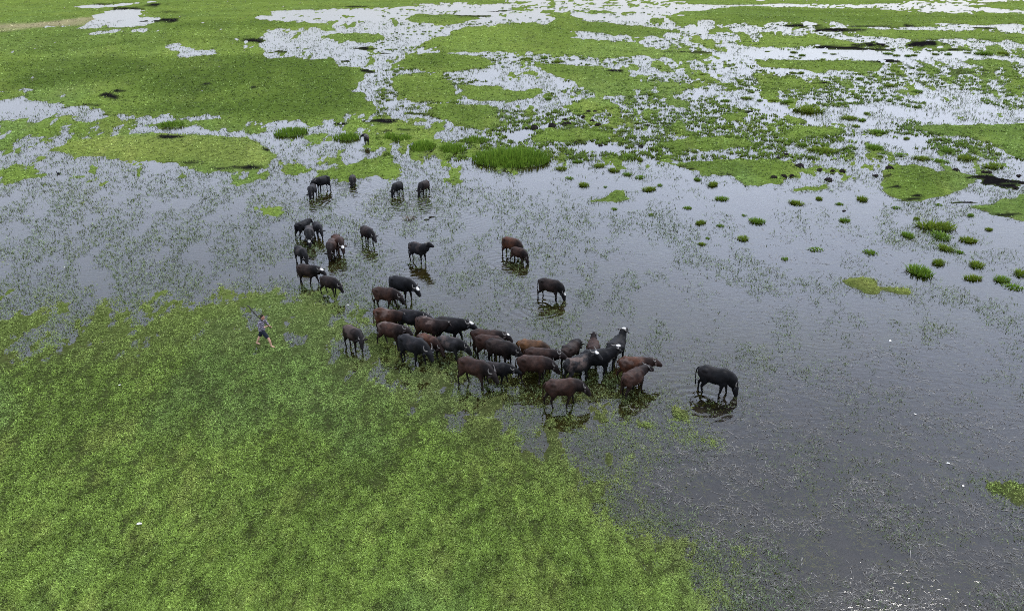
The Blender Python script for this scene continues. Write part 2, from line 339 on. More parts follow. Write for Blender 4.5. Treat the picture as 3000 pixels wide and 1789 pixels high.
# ---- G6, G7 : open water with islands
zone('cover', .98, 'G6', [1425, 268, 1550, 228, 1800, 208, 2300, 210, 2440, 270, 2400, 330, 2226, 335, 1950, 312, 1800, 334, 1550, 316], .3)
zone('cover', .85, 'G6', [1990, 332, 2226, 325, 2300, 380, 2200, 425, 2080, 402], .5)
ell('mud', 1, 'G6', 1580, 315, 110, 8)
ell('mud', .8, 'G6', 1480, 280, 60, 10)
zone('cover', .92, 'G6', [710, 562, 850, 478, 945, 488, 930, 530, 1005, 552, 900, 584], .3)
zone('cover', .98, 'G7', [975, 405, 1080, 300, 1230, 252, 1430, 290, 1450, 332, 1640, 345, 1750, 372, 1600, 462, 1400, 512, 1280, 562, 1150, 545, 1050, 502, 980, 452], .3)
zone('cover', .85, 'G7', [1440, 310, 1650, 300, 1760, 340, 1600, 355], .3)
zone('cover', .98, 'G7', [1715, 615, 1900, 578, 2226, 535, 2800, 560, 2800, 730, 2226, 725, 2000, 692, 1850, 642], .3)
zone('cover', .8, 'G7', [175, 485, 300, 428, 450, 378, 535, 440, 500, 482, 300, 494], .4)
zone('cover', .97, 'G7', [610, 1242, 690, 1212, 770, 1204, 880, 1235, 915, 1262, 922, 1305, 1080, 1318, 1220, 1330, 1300, 1375, 1330, 1400, 1270, 1424, 1180, 1412, 1100, 1392, 960, 1352, 900, 1384, 830, 1370, 760, 1332, 650, 1292], .15)
zone('yellow', 1, 'G7', [610, 1242, 770, 1204, 915, 1262, 1220, 1330, 1330, 1400, 1270, 1424, 900, 1384, 650, 1292])
for m in [(1850, 360, 150, 25), (1990, 400, 190, 40), (2080, 450, 120, 24), (2180, 400, 90, 20), (1680, 568, 110, 15), (1050, 430, 60, 12), (1240, 510, 60, 14), (2080, 690, 140, 10), (1030, 348, 60, 6)]:
    ell('mud', 1, 'G7', *m)
zone('cover', .34, 'G7', [950, 620, 1300, 560, 1620, 640, 1660, 900, 1560, 1000, 1200, 1000, 900, 900], 2)

FIELDS = {'cover': .4, 'mud': 0., 'yellow': 0., 'dark': 0., 'dry': 0., 'straw': 0.}
def warp(x, y):
    wx = np.zeros_like(x); wy = np.zeros_like(x)
    for lam, sd in ((1.3, 3), (4.0, 5), (12.0, 8), (30.0, 9)):
        k = sstep(3 * lam, 14 * lam, y) * lam * .30
        wx = wx + k * (vnoise(x / lam, y / lam, sd) - .5)
        wy = wy + k * (vnoise(x / lam, y / lam, sd + 40) - .5) * (1 + y / 120)
    return x + wx, y + wy
def plan_fields(x, y):
    """the ground plan evaluated at ground points"""
    X, Y = warp(x, y)
    res = {k: np.full(x.shape, v) for k, v in FIELDS.items()}
    far = sstep(460, 700, y)
    res['cover'] += far * (.6 * fbm(x / 60, y / 160, 77, 3) - .05)
    for field, val, soft, crop, pts in PLAN:
        u, v = full(crop, pts)
        px, py = ground(u, np.maximum(v, -6))
        d0 = max(16.0, float(np.median(py)))
        s = (soft if soft > 1.6 else .55 + soft * 1.0) * (.010 * d0 + .05)
        if field == 'mud':
            s *= .3
        sel = np.nonzero((X > px.min() - s) & (X < px.max() + s) & (Y > py.min() - 4 * s) & (Y < py.max() + 4 * s))
        if sel[0].size == 0:
            continue
        qx = X[sel]; qy = Y[sel]
        # distances measured with depth squeezed far away so an edge stays as crisp in depth as across
        ky = 1.0 / (1 + d0 / 45.0)
        inside = np.zeros(qx.shape, bool)
        dist = np.full(qx.shape, 1e9)
        n = len(px)
        for i in range(n):
            x0, y0, x1, y1 = px[i], py[i], px[(i + 1) % n], py[(i + 1) % n]
            cond = ((y0 > qy) != (y1 > qy))
            xi = (x1 - x0) * (qy - y0) / ((y1 - y0) if abs(y1 - y0) > 1e-9 else 1e-9) + x0
            inside ^= cond & (qx < xi)
            ex, ey = x1 - x0, (y1 - y0) * ky
            dx, dy = qx - x0, (qy - y0) * ky
            t = np.clip((dx * ex + dy * ey) / (ex * ex + ey * ey + 1e-12), 0, 1)
            dist = np.minimum(dist, np.hypot(dx - t * ex, dy - t * ey))
        sd = np.where(inside, dist, -dist)
        a = sstep(-s, s, sd)
        f = res[field]
        if field == 'cover':
            f[sel] = f[sel] * (1 - a) + val * a
        else:
            f[sel] = np.maximum(f[sel], val * a)
    return res

# ground grid: rows closer together near the camera
rows = [6.0]
while rows[-1] < 640:
    y_ = rows[-1]
    rows.append(y_ + max(.15, (y_ * y_ + 256) / (16 * 731) * 1.1))
rows += [rows[-1] * 1.35 ** k for k in range(1, 9)]
ROWS = np.array(rows)
NT = 661
TS = np.linspace(-.84, .84, NT)
GY, GT = np.meshgrid(ROWS, TS, indexing='ij')
GX = GT * (GY + 14)
PF = plan_fields(GX, GY)

def height_from(cover, mud, x, y):
    lam = .55 + np.minimum(y, 300) / 85.0
    n = 1.15 * (fbm(x / lam, y / (1.5 * lam), 21, 5, .74) - .5)
    fine = fbm(x / .35, y / .35, 31, 2) - .5
    amp = .42 - .33 * sstep(.6, .95, cover) - .18 * (1 - sstep(.05, .3, cover))
    ce = cover + n * 2 * amp
    thr = .5 + .15 * sstep(62, 46, y)
    z = np.where(ce > thr, (ce - thr) * .30, (ce - thr) * .40)
    z = z + fine * .03 * sstep(40, 20, y)
    z = np.where(mud > .35, np.maximum(z, (mud - .35) * .30 * (n + .16)), z)
    return z, ce
GZ, GCE = height_from(PF['cover'], PF['mud'], GX, GY)

def lookup(arr, x, y):
    r = np.interp(y, ROWS, np.arange(len(ROWS)))
    c = (x / (y + 14) - TS[0]) / (TS[1] - TS[0])
    r = np.clip(r, 0, len(ROWS) - 1.001); c = np.clip(c, 0, NT - 1.001)
    i = r.astype(int); j = c.astype(int); fr = r - i; fc = c - j
    return (arr[i, j] * (1 - fc) + arr[i, j + 1] * fc) * (1 - fr) + (arr[i + 1, j] * (1 - fc) + arr[i + 1, j + 1] * fc) * fr
def ground_z(x, y):
    return float(lookup(GZ, np.array([float(x)]), np.array([float(y)]))[0])

# ------------------------------------------------------------------ material helpers
def material(name, rough=.6, spec=.3):
    m = bpy.data.materials.new(name)
    m.use_nodes = True
    b = m.node_tree.nodes['Principled BSDF']
    b.inputs['Roughness'].default_value = rough
    b.inputs['Specular IOR Level'].default_value = spec
    return m, m.node_tree, b
def add(t, typ, **k):
    n = t.nodes.new(typ)
    for a, b in k.items():
        setattr(n, a, b)
    return n
def attr_material(name, attr, rough, spec, noise=None, bump=None, translucent=0):
    m, t, b = material(name, rough, spec)
    a = add(t, 'ShaderNodeAttribute', attribute_name=attr)
    src = a.outputs['Color']
    if noise:
        scale, lo, hi = noise
        c = add(t, 'ShaderNodeTexCoord')
        n = add(t, 'ShaderNodeTexNoise')
        n.inputs['Scale'].default_value = scale
        n.inputs['Detail'].default_value = 4
        t.links.new(c.outputs['Object'], n.inputs['Vector'])
        r_ = add(t, 'ShaderNodeMapRange')
        r_.inputs['From Min'].default_value = .3; r_.inputs['From Max'].default_value = .7
        r_.inputs['To Min'].default_value = lo; r_.inputs['To Max'].default_value = hi
        t.links.new(n.outputs['Fac'], r_.inputs['Value'])
        s = add(t, 'ShaderNodeVectorMath', operation='SCALE')
        t.links.new(src, s.inputs[0]); t.links.new(r_.outputs[0], s.inputs['Scale'])
        src = s.outputs[0]
        if bump:
            bm_ = add(t, 'ShaderNodeBump')
            bm_.inputs['Strength'].default_value = bump[0]
            bm_.inputs['Distance'].default_value = bump[1]
            t.links.new(n.outputs['Fac'], bm_.inputs['Height'])
            t.links.new(bm_.outputs[0], b.inputs['Normal'])
    t.links.new(src, b.inputs['Base Color'])
    if translucent:
        tr = add(t, 'ShaderNodeBsdfTranslucent')
        t.links.new(src, tr.inputs['Color'])
        mxs = add(t, 'ShaderNodeMixShader')
        mxs.inputs[0].default_value = translucent
        o = t.nodes['Material Output']
        t.links.new(b.outputs[0], mxs.inputs[1]); t.links.new(tr.outputs[0], mxs.inputs[2])
        t.links.new(mxs.outputs[0], o.inputs['Surface'])
    return m

MAT_GROUND = attr_material('marsh_ground', 'col', .95, .0, noise=(3.0, .72, 1.3), bump=(.6, .05))
MAT_LEAF = attr_material('leaf', 'col', .7, .06, translucent=.22)
MAT_STRAW = attr_material('straw', 'col', .9, .0)
MAT_FUR = attr_material('wet_hide', 'col', .6, .10, noise=(7.0, .55, 1.45), bump=(.3, .02))

def mesh_np(name, verts, faces, col=None, smooth=False, mats=()):
    """verts (N,3), faces (M,k) same k"""
    me = bpy.data.meshes.new(name)
    v = np.ascontiguousarray(verts, np.float32); f = np.ascontiguousarray(faces, np.int32)
    k = f.shape[1]
    me.vertices.add(len(v)); me.vertices.foreach_set('co', v.ravel())
    me.loops.add(f.size); me.loops.foreach_set('vertex_index', f.ravel())
    me.polygons.add(len(f)); me.polygons.foreach_set('loop_start', np.arange(0, f.size, k, dtype=np.int32))
    me.update(calc_edges=True)
    me.polygons.foreach_set('use_smooth', np.full(len(f), smooth))
    if col is not None:
        set_col(me, col)
    for m in mats:
        me.materials.append(m)
    return me
def set_col(me, col):
    a = me.attributes.new('col', 'FLOAT_COLOR', 'POINT')
    c = np.ones((len(col), 4), np.float32); c[:, :3] = col
    a.data.foreach_set('color', c.ravel())
def link(name, data, parent=None, label=None, cat=None, group=None, kind=None, loc=None):
    o = bpy.data.objects.new(name, data)
    COL.objects.link(o)
    if parent: o.parent = parent
    if loc is not None: o.location = loc
    if label: o['label'] = label
    if cat: o['category'] = cat
    if group: o['group'] = group
    if kind: o['kind'] = kind
    return o

# ------------------------------------------------------------------ colours of ground and grass
def mix3(a, b, t):
    return a * (1 - t[:, None]) + b * t[:, None]
C = lambda *v: np.array(v, float)
GREEN, YELLOW, BLUE, DARK = C(.106, .156, .027), C(.178, .192, .048), C(.088, .148, .050), C(.050, .080, .013)
FARGREEN = C(.122, .165, .032)
MUD, TAN, BED, BEDG = C(.0055, .0048, .0052), C(.25, .21, .12), C(.064, .049, .027), C(.074, .076, .025)
def green_at(x, y, yellow, dark, dry):
    lam = 1 + np.minimum(y, 300) / 45
    a = fbm(x / (.8 * lam), y / (1.1 * lam), 51, 5, .68)
    b = fbm(x / (3 * lam), y / (4 * lam), 61, 4)
    c = mix3(GREEN[None], YELLOW[None], np.clip(sstep(.48, .76, a) * .36 + yellow * .6, 0, 1))
    c = mix3(c, BLUE[None], sstep(.5, .72, b) * .35 * (1 - yellow))
    c = mix3(c, FARGREEN[None], sstep(50, 140, y) * .5)
    c = mix3(c, DARK[None], np.clip(dark * .8 + sstep(.48, .64, fbm(x / (3 * lam), y / (2.2 * lam), 71, 4)) * .28, 0, 1))
    c = mix3(c, TAN[None], dry * .85)
    return c

x = GX.ravel(); y = GY.ravel(); z = GZ.ravel(); ce = GCE.ravel()
fl = {k: v.ravel() for k, v in PF.items()}
g = green_at(x, y, fl['yellow'], fl['dark'], fl['dry'])
near = sstep(55, 25, y)
soil = C(.020, .021, .010)
gg = mix3(g, soil[None], np.maximum(near * .85, .24))
bed = mix3(BED[None], BEDG[None], fbm(x / 1.3, y / 1.7, 81, 3))
bed = mix3(bed, C(.058, .055, .062)[None], fl['straw'] * .9)
under = sstep(.02, -.03, z)
colr = mix3(gg, bed, under)
edge = sstep(.0, .035, z) * sstep(.09, .035, z) * sstep(30, 60, y) * sstep(.6, .9, fl['cover'])
colr = mix3(colr, MUD[None] * 1.6, edge * .45)
mudm = np.clip(fl['mud'] * 1.25 * sstep(.30, .52, fbm(x / (.5 + y / 110), y / (.6 + y / 55), 91, 3) * .75 + fl['mud'] * .22), 0, 1)
colr = mix3(colr, MUD[None], mudm)
nr, nc = GX.shape
idx = np.arange(nr * nc).reshape(nr, nc)
quads = np.stack([idx[:-1, :-1], idx[:-1, 1:], idx[1:, 1:], idx[1:, :-1]], -1).reshape(-1, 4)
link('ground', mesh_np('ground', np.stack([x, y, z], 1), quads, colr, True, [MAT_GROUND]), kind='structure',
     label='soft green marsh ground with mud patches', cat='ground')

# ------------------------------------------------------------------ herd positions (needed for ripples too)
# u, v: photo pixel of the ground under the middle of the body; heading 0 = right, 90 = away from camera
POSE = {'level': (8, 0, -30, 0), 'up': (38, 0, -12, 0), 'high': (52, 0, -8, 0), 'low': (-20, 0, -48, 0), 'graze': (-46, 0, -72, 0),
        'reach': (-2, 0, -20, 0), 'back': (30, -25, -15, -40), 'side': (5, 25, -30, 35), 'facecam': (-12, -22, -50, -22),
        'upright': (32, 10, -10, 20), 'lookleft': (10, 30, -25, 45)}
BLACK, INK, BROWN, UMBER, RUST, ORANGE, GREY = (.0050, .0048, .0055), (.0085, .0080, .0090), (.0250, .0118, .0080), (.0130, .0078, .0062), (.046, .0180, .0095), (.072, .033, .0125), (.0150, .0138, .0140)
HERD = [
 # u, v, heading, size, pose, stride, back colour, dusty, blaze, horns, sink, label
 (1075, 424, 102, .86, 'lookleft', .0, GREY, .6, 0, .6, .10, 'farthest buffalo, standing alone among sedge with its back to camera'),
 (948, 557, -128, 1.0, 'level', .15, BLACK, 0, 0, .9, .05, 'black buffalo behind its grazing neighbour, head turned left in far group'),
 (917, 578, -91, .92, 'graze', .1, INK, .1, 0, .8, .05, 'black buffalo facing camera with muzzle in water at far left'),
 (1034, 540, -86, .84, 'graze', .0, UMBER, 0, 0, .5, .24, 'belly-deep dark buffalo just below the oval grass islet'),
 (1166, 569, -112, .92, 'graze', .1, BLACK, 0, 0, .5, .10, 'black buffalo drinking head down, left of the brown one in ripples'),
 (1243, 568, -116, .95, 'graze', .15, UMBER, .1, 0, .7, .08, 'brown-backed buffalo drinking amid wide ripples, right end of far row'),
 (888, 690, 62, .90, 'level', .1, BLACK, 0, 0, .6, .03, 'black buffalo facing away, farthest left of the left cluster'),
 (909, 711, -78, .98, 'graze', .1, GREY, .3, 1, 1.0, .05, 'grey-backed buffalo with white forehead, grazing among left cluster'),
 (933, 692, -58, .86, 'low', .2, INK, .1, 0, .4, .03, 'small dark buffalo facing right, right of the left cluster trio'),
 (993, 740, -58, 1.0, 'low', .15, RUST, .1, 1, .9, .03, 'rusty buffalo with white forehead, half hidden behind a brown one'),
 (975, 750, -88, .95, 'graze', .0, BROWN, .5, 0, .6, .03, 'brown buffalo facing camera head down, beside the white-faced rusty one'),
 (1078, 712, -50, .95, 'low', .3, UMBER, .1, 0, .6, .03, 'lone dark brown buffalo stepping right in rippled water'),
 (1226, 764, -34, 1.0, 'up', .1, INK, .35, 0, .7, .03, 'grey-black buffalo with raised outstretched head, above its own reflection'),
 (885, 768, -50, .90, 'graze', .1, GREY, .3, 0, .7, .03, 'grey-brown buffalo grazing, above the white-faced walker at left edge'),
 (905, 829, -20, .98, 'level', .8, UMBER, .15, 1, .8, .02, 'dark brown buffalo with white forehead striding right at herd left edge'),
 (968, 865, -28, .86, 'low', .4, UMBER, .1, 0, .8, .02, 'small dark brown buffalo walking behind the white-faced strider'),
 (1178, 876, -27, 1.08, 'low', .3, BLACK, 0, 1, .9, .02, 'big black buffalo with white forehead, behind a lowered brown one'),
 (1130, 902, -14, .98, 'low', .9, BROWN, .1, 0, .9, .02, 'brown buffalo striding with lowered head, in front of big black one'),
 (1498, 748, -38, 1.0, 'graze', .1, RUST, 0, 0, .6, .03, 'rusty buffalo partly hidden behind the smaller drinking one'),
 (1519, 766, -40, .82, 'graze', .3, BROWN, 0, 0, .5, .03, 'smaller dark brown buffalo drinking in front of the rusty one'),
 (1610, 872, -27, .98, 'graze', .35, UMBER, .05, 1, .5, .04, 'lone dark buffalo with white forehead drinking, right of centre'),
 (2088, 1148, -25, 1.06, 'graze', .5, BLACK, .05, 0, .9, .05, 'rightmost buffalo, black, drinking alone with its reflection below'),
 (1038, 1022, -42, .92, 'facecam', .25, UMBER, .6, 0, .5, 0, 'brown buffalo with dusty back facing camera, nearest to the herdsman'),
 (1136, 975, -22, 1.0, 'side', .4, RUST, .8, 0, .7, 0, 'reddish dusty buffalo turning its head, upper left of main herd'),
 (1146, 1014, -24, .94, 'level', .6, BROWN, .8, 0, .8, 0, 'dusty brown buffalo walking below the reddish one, left of black bull'),
 (1203, 978, -18, 1.02, 'level', .3, INK, .1, 0, .8, 0, 'dark grey buffalo at the top left edge of the main herd'),
 (1258, 1006, -30, 1.05, 'lookleft', .3, BROWN, 1, 0, .4, 0, 'large dusty brown buffalo in thick of main herd, mottled back'),
 (1210, 1063, -32, 1.08, 'low', .45, INK, .15, 0, 1.0, 0, 'big slate-black buffalo with white horns in front, left of main herd'),
 (1256, 1044, -35, .88, 'low', .3, RUST, .6, 0, .8, 0, 'reddish buffalo squeezed behind the big slate-black one'),
 (1318, 1053, -22, .92, 'low', .5, GREY, .6, 0, .9, 0, 'grey buffalo with pale rump walking behind the slate-black one'),
 (1318, 1003, -16, 1.08, 'level', .7, BLACK, .1, 1, 1.0, 0, 'black buffalo with small white forehead spot at top of main herd'),
 (1424, 1036, -12, 1.02, 'level', .4, BROWN, .15, .6, .8, 0, 'dark reddish buffalo with small white face spot, behind two brown backs'),
 (1433, 1050, -16, 1.0, 'graze', .3, BROWN, .1, 0, .6, 0, 'brown buffalo sandwiched in middle of main herd, head hidden'),
 (1464, 1064, -25, 1.02, 'low', .4, UMBER, .2, 0, .8, 0, 'brown buffalo with dark shoulders walking in middle of main herd'),
 (1557, 1062, -12, .98, 'graze', .2, ORANGE, .2, 0, .5, 0, 'lightest orange-brown buffalo, head hidden at the back of herd'),
 (1580, 1088, -12, .98, 'level', .3, BROWN, .1, 0, .9, 0, 'brown buffalo with grey rump, right below the orange one'),
 (1560, 1116, -6, 1.0, 'low', .4, BROWN, .15, 0, .9, 0, 'brown buffalo with dark neck, below two others in herd middle'),
 (1388, 1130, -27, 1.04, 'low', .6, BROWN, .1, 0, 1.0, 0, 'brown buffalo with black head and pale curved horns, front left of herd'),
 (1455, 1122, -12, .84, 'reach', .6, BLACK, .15, 0, .9, 0, 'small black buffalo ahead of the brown one with curved horns'),
 (1670, 1066, 55, .94, 'low', .1, UMBER, .3, 0, .4, 0, 'brown buffalo seen from behind, left of the raised-head pair'),
 (1736, 1064, 84, .90, 'high', .0, BROWN, .1, 0, .4, 0, 'brown buffalo facing away, its head and ears raised above a black one'),
 (1744, 1096, 8, 1.04, 'upright', .4, BLACK, 0, 1, .9, 0, 'black buffalo with white forehead looking right over another'),
 (1801, 1062, 58, 1.04, 'high', .3, BLACK, .1, 1, .7, 0, 'tall black buffalo with head held highest, facing away at herd right'),
 (1688, 1112, 32, .98, 'back', .1, GREY, 1, 1, .9, 0, 'mud-smeared buffalo seen from behind with white forehead turned right'),
 (1852, 1112, -4, .96, 'level', .5, RUST, .7, 0, .7, 0, 'rust-streaked buffalo behind another, right end of main herd'),
 (1850, 1152, 42, .94, 'level', .4, BROWN, .2, 0, .9, 0, 'brown buffalo walking away with rump to camera, right end of herd'),
 (1643, 1188, 8, 1.02, 'low', .7, BROWN, .2, 0, .9, 0, 'frontmost brown buffalo of main herd, nearest to the camera'),
]

# ------------------------------------------------------------------ water
def water_material():
    m = bpy.data.materials.new('shallow_water')
    m.use_nodes = True
    t = m.node_tree
    t.nodes.clear()
    o = add(t, 'ShaderNodeOutputMaterial')
    tr = add(t, 'ShaderNodeBsdfTransparent')
    tr.inputs['Color'].default_value = (.55, .52, .46, 1)
    gl = add(t, 'ShaderNodeBsdfGlossy')
    gl.inputs['Roughness'].default_value = .035
    fr = add(t, 'ShaderNodeFresnel')
    fr.inputs['IOR'].default_value = 1.36
    mxs = add(t, 'ShaderNodeMixShader')
    geo = add(t, 'ShaderNodeNewGeometry')
    n1 = add(t, 'ShaderNodeTexNoise')
    n1.inputs['Scale'].default_value = 2.4
    n1.inputs['Detail'].default_value = 3
    mpp = add(t, 'ShaderNodeMapping')
    mpp.inputs['Scale'].default_value = (1.0, 1.7, 1.0)
    t.links.new(geo.outputs['Position'], mpp.inputs[0])
    t.links.new(mpp.outputs[0], n1.inputs['Vector'])
    h = add(t, 'ShaderNodeMath', operation='MULTIPLY')
    h.inputs[1].default_value = .012
    t.links.new(n1.outputs['Fac'], h.inputs[0])
    acc = h.outputs[0]
    n2 = add(t, 'ShaderNodeTexNoise'); n2.inputs['Scale'].default_value = .9
    t.links.new(geo.outputs['Position'], n2.inputs['Vector'])
    wob = add(t, 'ShaderNodeVectorMath', operation='MULTIPLY_ADD')
    wob.inputs[1].default_value = (.9, .9, 0)
    t.links.new(n2.outputs['Color'], wob.inputs[0]); t.links.new(geo.outputs['Position'], wob.inputs[2])
    # rings spreading from wading animals
    for (hu, hv, k, s) in [(1034, 545, 1., 1.8), (1166, 582, .8, 1.4), (1240, 584, 1.2, 3.0), (930, 590, .9, 1.5), (1076, 728, .7, 1.3), (1224, 775, .5, 1.2), (1608, 886, .8, 1.4), (2080, 1164, .7, 1.2), (1500, 765, .6, 1.2), (900, 720, .5, 1.2)]:
        gx, gy = ground(hu, hv)
        d = add(t, 'ShaderNodeVectorMath', operation='DISTANCE')
        d.inputs[1].default_value = (float(gx), float(gy), 0)
        t.links.new(wob.outputs[0], d.inputs[0])
        a1 = add(t, 'ShaderNodeMath', operation='MULTIPLY'); a1.inputs[1].default_value = 13.0
        t.links.new(d.outputs['Value'], a1.inputs[0])
        a2 = add(t, 'ShaderNodeMath', operation='SINE'); t.links.new(a1.outputs[0], a2.inputs[0])
        a3 = add(t, 'ShaderNodeMath', operation='MULTIPLY'); a3.inputs[1].default_value = -1.0 / s
        t.links.new(d.outputs['Value'], a3.inputs[0])
        a4 = add(t, 'ShaderNodeMath', operation='EXPONENT'); t.links.new(a3.outputs[0], a4.inputs[0])
        a5 = add(t, 'ShaderNodeMath', operation='MULTIPLY'); t.links.new(a2.outputs[0], a5.inputs[0]); t.links.new(a4.outputs[0], a5.inputs[1])
        a6 = add(t, 'ShaderNodeMath', operation='MULTIPLY_ADD'); a6.inputs[1].default_value = .016 * k
        t.links.new(a5.outputs[0], a6.inputs[0]); t.links.new(acc, a6.inputs[2])
        acc = a6.outputs[0]
    bm_ = add(t, 'ShaderNodeBump')
    bm_.inputs['Strength'].default_value = 1.0
    bm_.inputs['Distance'].default_value = 1.0
    t.links.new(acc, bm_.inputs['Height'])
    t.links.new(bm_.outputs[0], gl.inputs['Normal'])
    t.links.new(bm_.outputs[0], fr.inputs['Normal'])
    t.links.new(fr.outputs[0], mxs.inputs[0])
    t.links.new(tr.outputs[0], mxs.inputs[1])
    t.links.new(gl.outputs[0], mxs.inputs[2])
    t.links.new(mxs.outputs[0], o.inputs['Surface'])
    return m
wx = 5600.0
link('water', mesh_np('water', C([-wx, 2, 0], [wx, 2, 0], [wx, 6600, 0], [-wx, 6600, 0]), np.array([[0, 1, 2, 3]]), None, False, [water_material()]),
     kind='structure', label='shallow clear floodwater reflecting a pale sky', cat='water')

# ------------------------------------------------------------------ grass, sprigs and straw (uncountable ground cover)
def sample_ground(n, vmin, vmax, umin=-420, umax=3420, rng=RNG):
    u = rng.uniform(umin, umax, n); v = rng.uniform(vmin, vmax, n)
    gx, gy = ground(u, v)
    return gx, gy
def leaves(base, L, W, az, el, col):
    """one triangular leaf each"""
    n = len(base)
    d = np.stack([np.cos(az) * np.cos(el), np.sin(az) * np.cos(el), np.sin(el)], 1)
    s = np.stack([-np.sin(az), np.cos(az), np.zeros(n)], 1)
    v = np.empty((n, 3, 3))
    v[:, 0] = base - s * (W / 2)[:, None]
    v[:, 1] = base + s * (W / 2)[:, None]
    v[:, 2] = base + d * L[:, None]
    c = np.repeat(col, 3, axis=0)
    c[2::3] *= 1.12
    return v.reshape(-1, 3), np.arange(3 * n).reshape(n, 3), c
def tufts(tx, ty, tz, k, rad, L, W, el0, el1, col, jit=.42, rng=RNG, tip=None):
    """k leaves round each tuft centre"""
    n = len(tx)
    i = np.repeat(np.arange(n), k)
    az = rng.uniform(0, 2 * np.pi, n * k)
    rr = np.sqrt(rng.uniform(0, 1, n * k)) * rad[i]
    aa = az + rng.normal(0, .8, n * k)
    base = np.stack([tx[i] + rr * np.cos(aa), ty[i] + rr * np.sin(aa), tz[i] + rng.uniform(-.3, .3, n * k) * rad[i] * .3], 1)
    Li = L[i] * rng.uniform(.6, 1.3, n * k)
    Wi = W[i] * rng.uniform(.7, 1.3, n * k)
    el = rng.uniform(el0, el1, n * k)
    c = col[i] * (1 + rng.normal(0, jit, (n * k, 1))).clip(.35, 1.9)
    return leaves(base, Li, Wi, az, el, c)
def join(parts):
    vs, fs, cs, o = [], [], [], 0
    for v, f, c in parts:
        vs.append(v); fs.append(f + o); cs.append(c); o += len(v)
    return np.concatenate(vs), np.concatenate(fs), np.concatenate(cs)

def fields_at(px, py):
    return {k: lookup(v, px, py) for k, v in PF.items()}, lookup(GZ, px, py), lookup(GCE, px, py)

# turf leaves
parts = []
pa, pb = sample_ground(330000, -4, 2000); pc_, pd = sample_ground(330000, 830, 2000, -420, 2500)
px = np.concatenate([pa, pc_]); py = np.concatenate([pb, pd])
F, pz, pce = fields_at(px, py)
d = np.hypot(py, CAM_H)
mott = fbm(px / (.16 + d / 260), py / (.20 + d / 130), 101, 3)
prob = np.where(d < 55, sstep(.38, .84, F['cover'] + .55 * (pce - F['cover']) + .5 * (mott - .5)), sstep(.47, .60, pce)) * (.38 + .62 * sstep(.27, .42, mott + .1 * (pce - .5))) * (1 - .45 * np.clip(F['mud'] * 1.2, 0, 1))
keep = RNG.uniform(0, 1, len(px)) < prob
px, py, pz, pce, d, mott = [a[keep] for a in (px, py, pz, pce, d, mott)]
F = {k: v[keep] for k, v in F.items()}
sz = np.maximum(.06, d / 731 * np.where(d < 60, 1.55, 2.0))
hz = np.minimum(sz, .30)
col = green_at(px, py, F['yellow'], F['dark'], F['dry'])
col = col * (1.2 + 1.7 * (mott[:, None] - .5))
hi_ = RNG.uniform(0, 1, len(px))[:, None]
col = np.where(hi_ > .86, col * 1.3 + C(.045, .045, .03), np.where(hi_ < .2, col * .5, col))
col = mix3(col, C(.150, .155, .062)[None], sstep(.85, .5, F['cover']) * .55 * sstep(60, 45, d))
mudq = RNG.uniform(0, 1, len(px)) < F['mud'] * 1.15 - .12
col = np.where(mudq[:, None], MUD[None] * 1.4, col)
k = 3
v_, f_, c_ = tufts(px, py, np.maximum(pz, -.02) + .012, k, sz * .8, sz, sz * .42, R(6), R(55), col)
v_[:, 2] = np.minimum(v_[:, 2], np.repeat(np.maximum(pz, -.02), 3 * k) + np.repeat(hz, 3 * k) * .8)
link('turf_grass', mesh_np('turf_grass', v_, f_, c_, False, [MAT_LEAF]), kind='stuff', label='short bright green turf and creeping leaves on the wet ground', cat='grass')
N_TURF = len(f_)

# emergent sprigs in shallow water
px, py = sample_ground(430000, 60, 2000)
F, pz, pce = fields_at(px, py)
d = np.hypot(py, CAM_H)
cl = fbm(px / (.9 + d / 60), py / (1.1 + d / 45), 121, 4)
dens = sstep(.02, .48, pce + .25 * (cl - .5)) * sstep(.38, .62, cl + .18 * sstep(.1, .4, pce)) * sstep(.66, .5, pce) * (1 - .8 * F['mud'])
dens = dens * (1 - .45 * F['straw'])
keep = RNG.uniform(0, 1, len(px)) < dens * np.where(d < 30, .6, np.where(d < 60, 1.15, .75))
px, py, pz, pce, d = [a[keep] for a in (px, py, pz, pce, d)]
F = {k: v[keep] for k, v in F.items()}
sz = np.maximum(.085, d / 731 * 2.0)
hz = np.minimum(sz * 1.3, .34)
col = green_at(px, py, F['yellow'], F['dark'], F['dry'])
pale = RNG.uniform(0, 1, len(px))[:, None]
col = np.where(pale < np.where(d < 70, .24, .2)[:, None], col * .42 + C(.004, .004, .006), np.where(pale > .62, col * .8 + C(.06, .06, .065), col * .62 + C(.022, .02, .026)))
v1 = tufts(px, py, np.zeros_like(px) - .01, 3, sz * .7, hz, np.maximum(.02, d / 731 * .5), R(4), R(58), col, .35)
link('water_sprigs', mesh_np('water_sprigs', v1[0], v1[1], v1[2], False, [MAT_LEAF]), kind='stuff', label='sparse green sprigs standing out of the shallow water', cat='water plants')

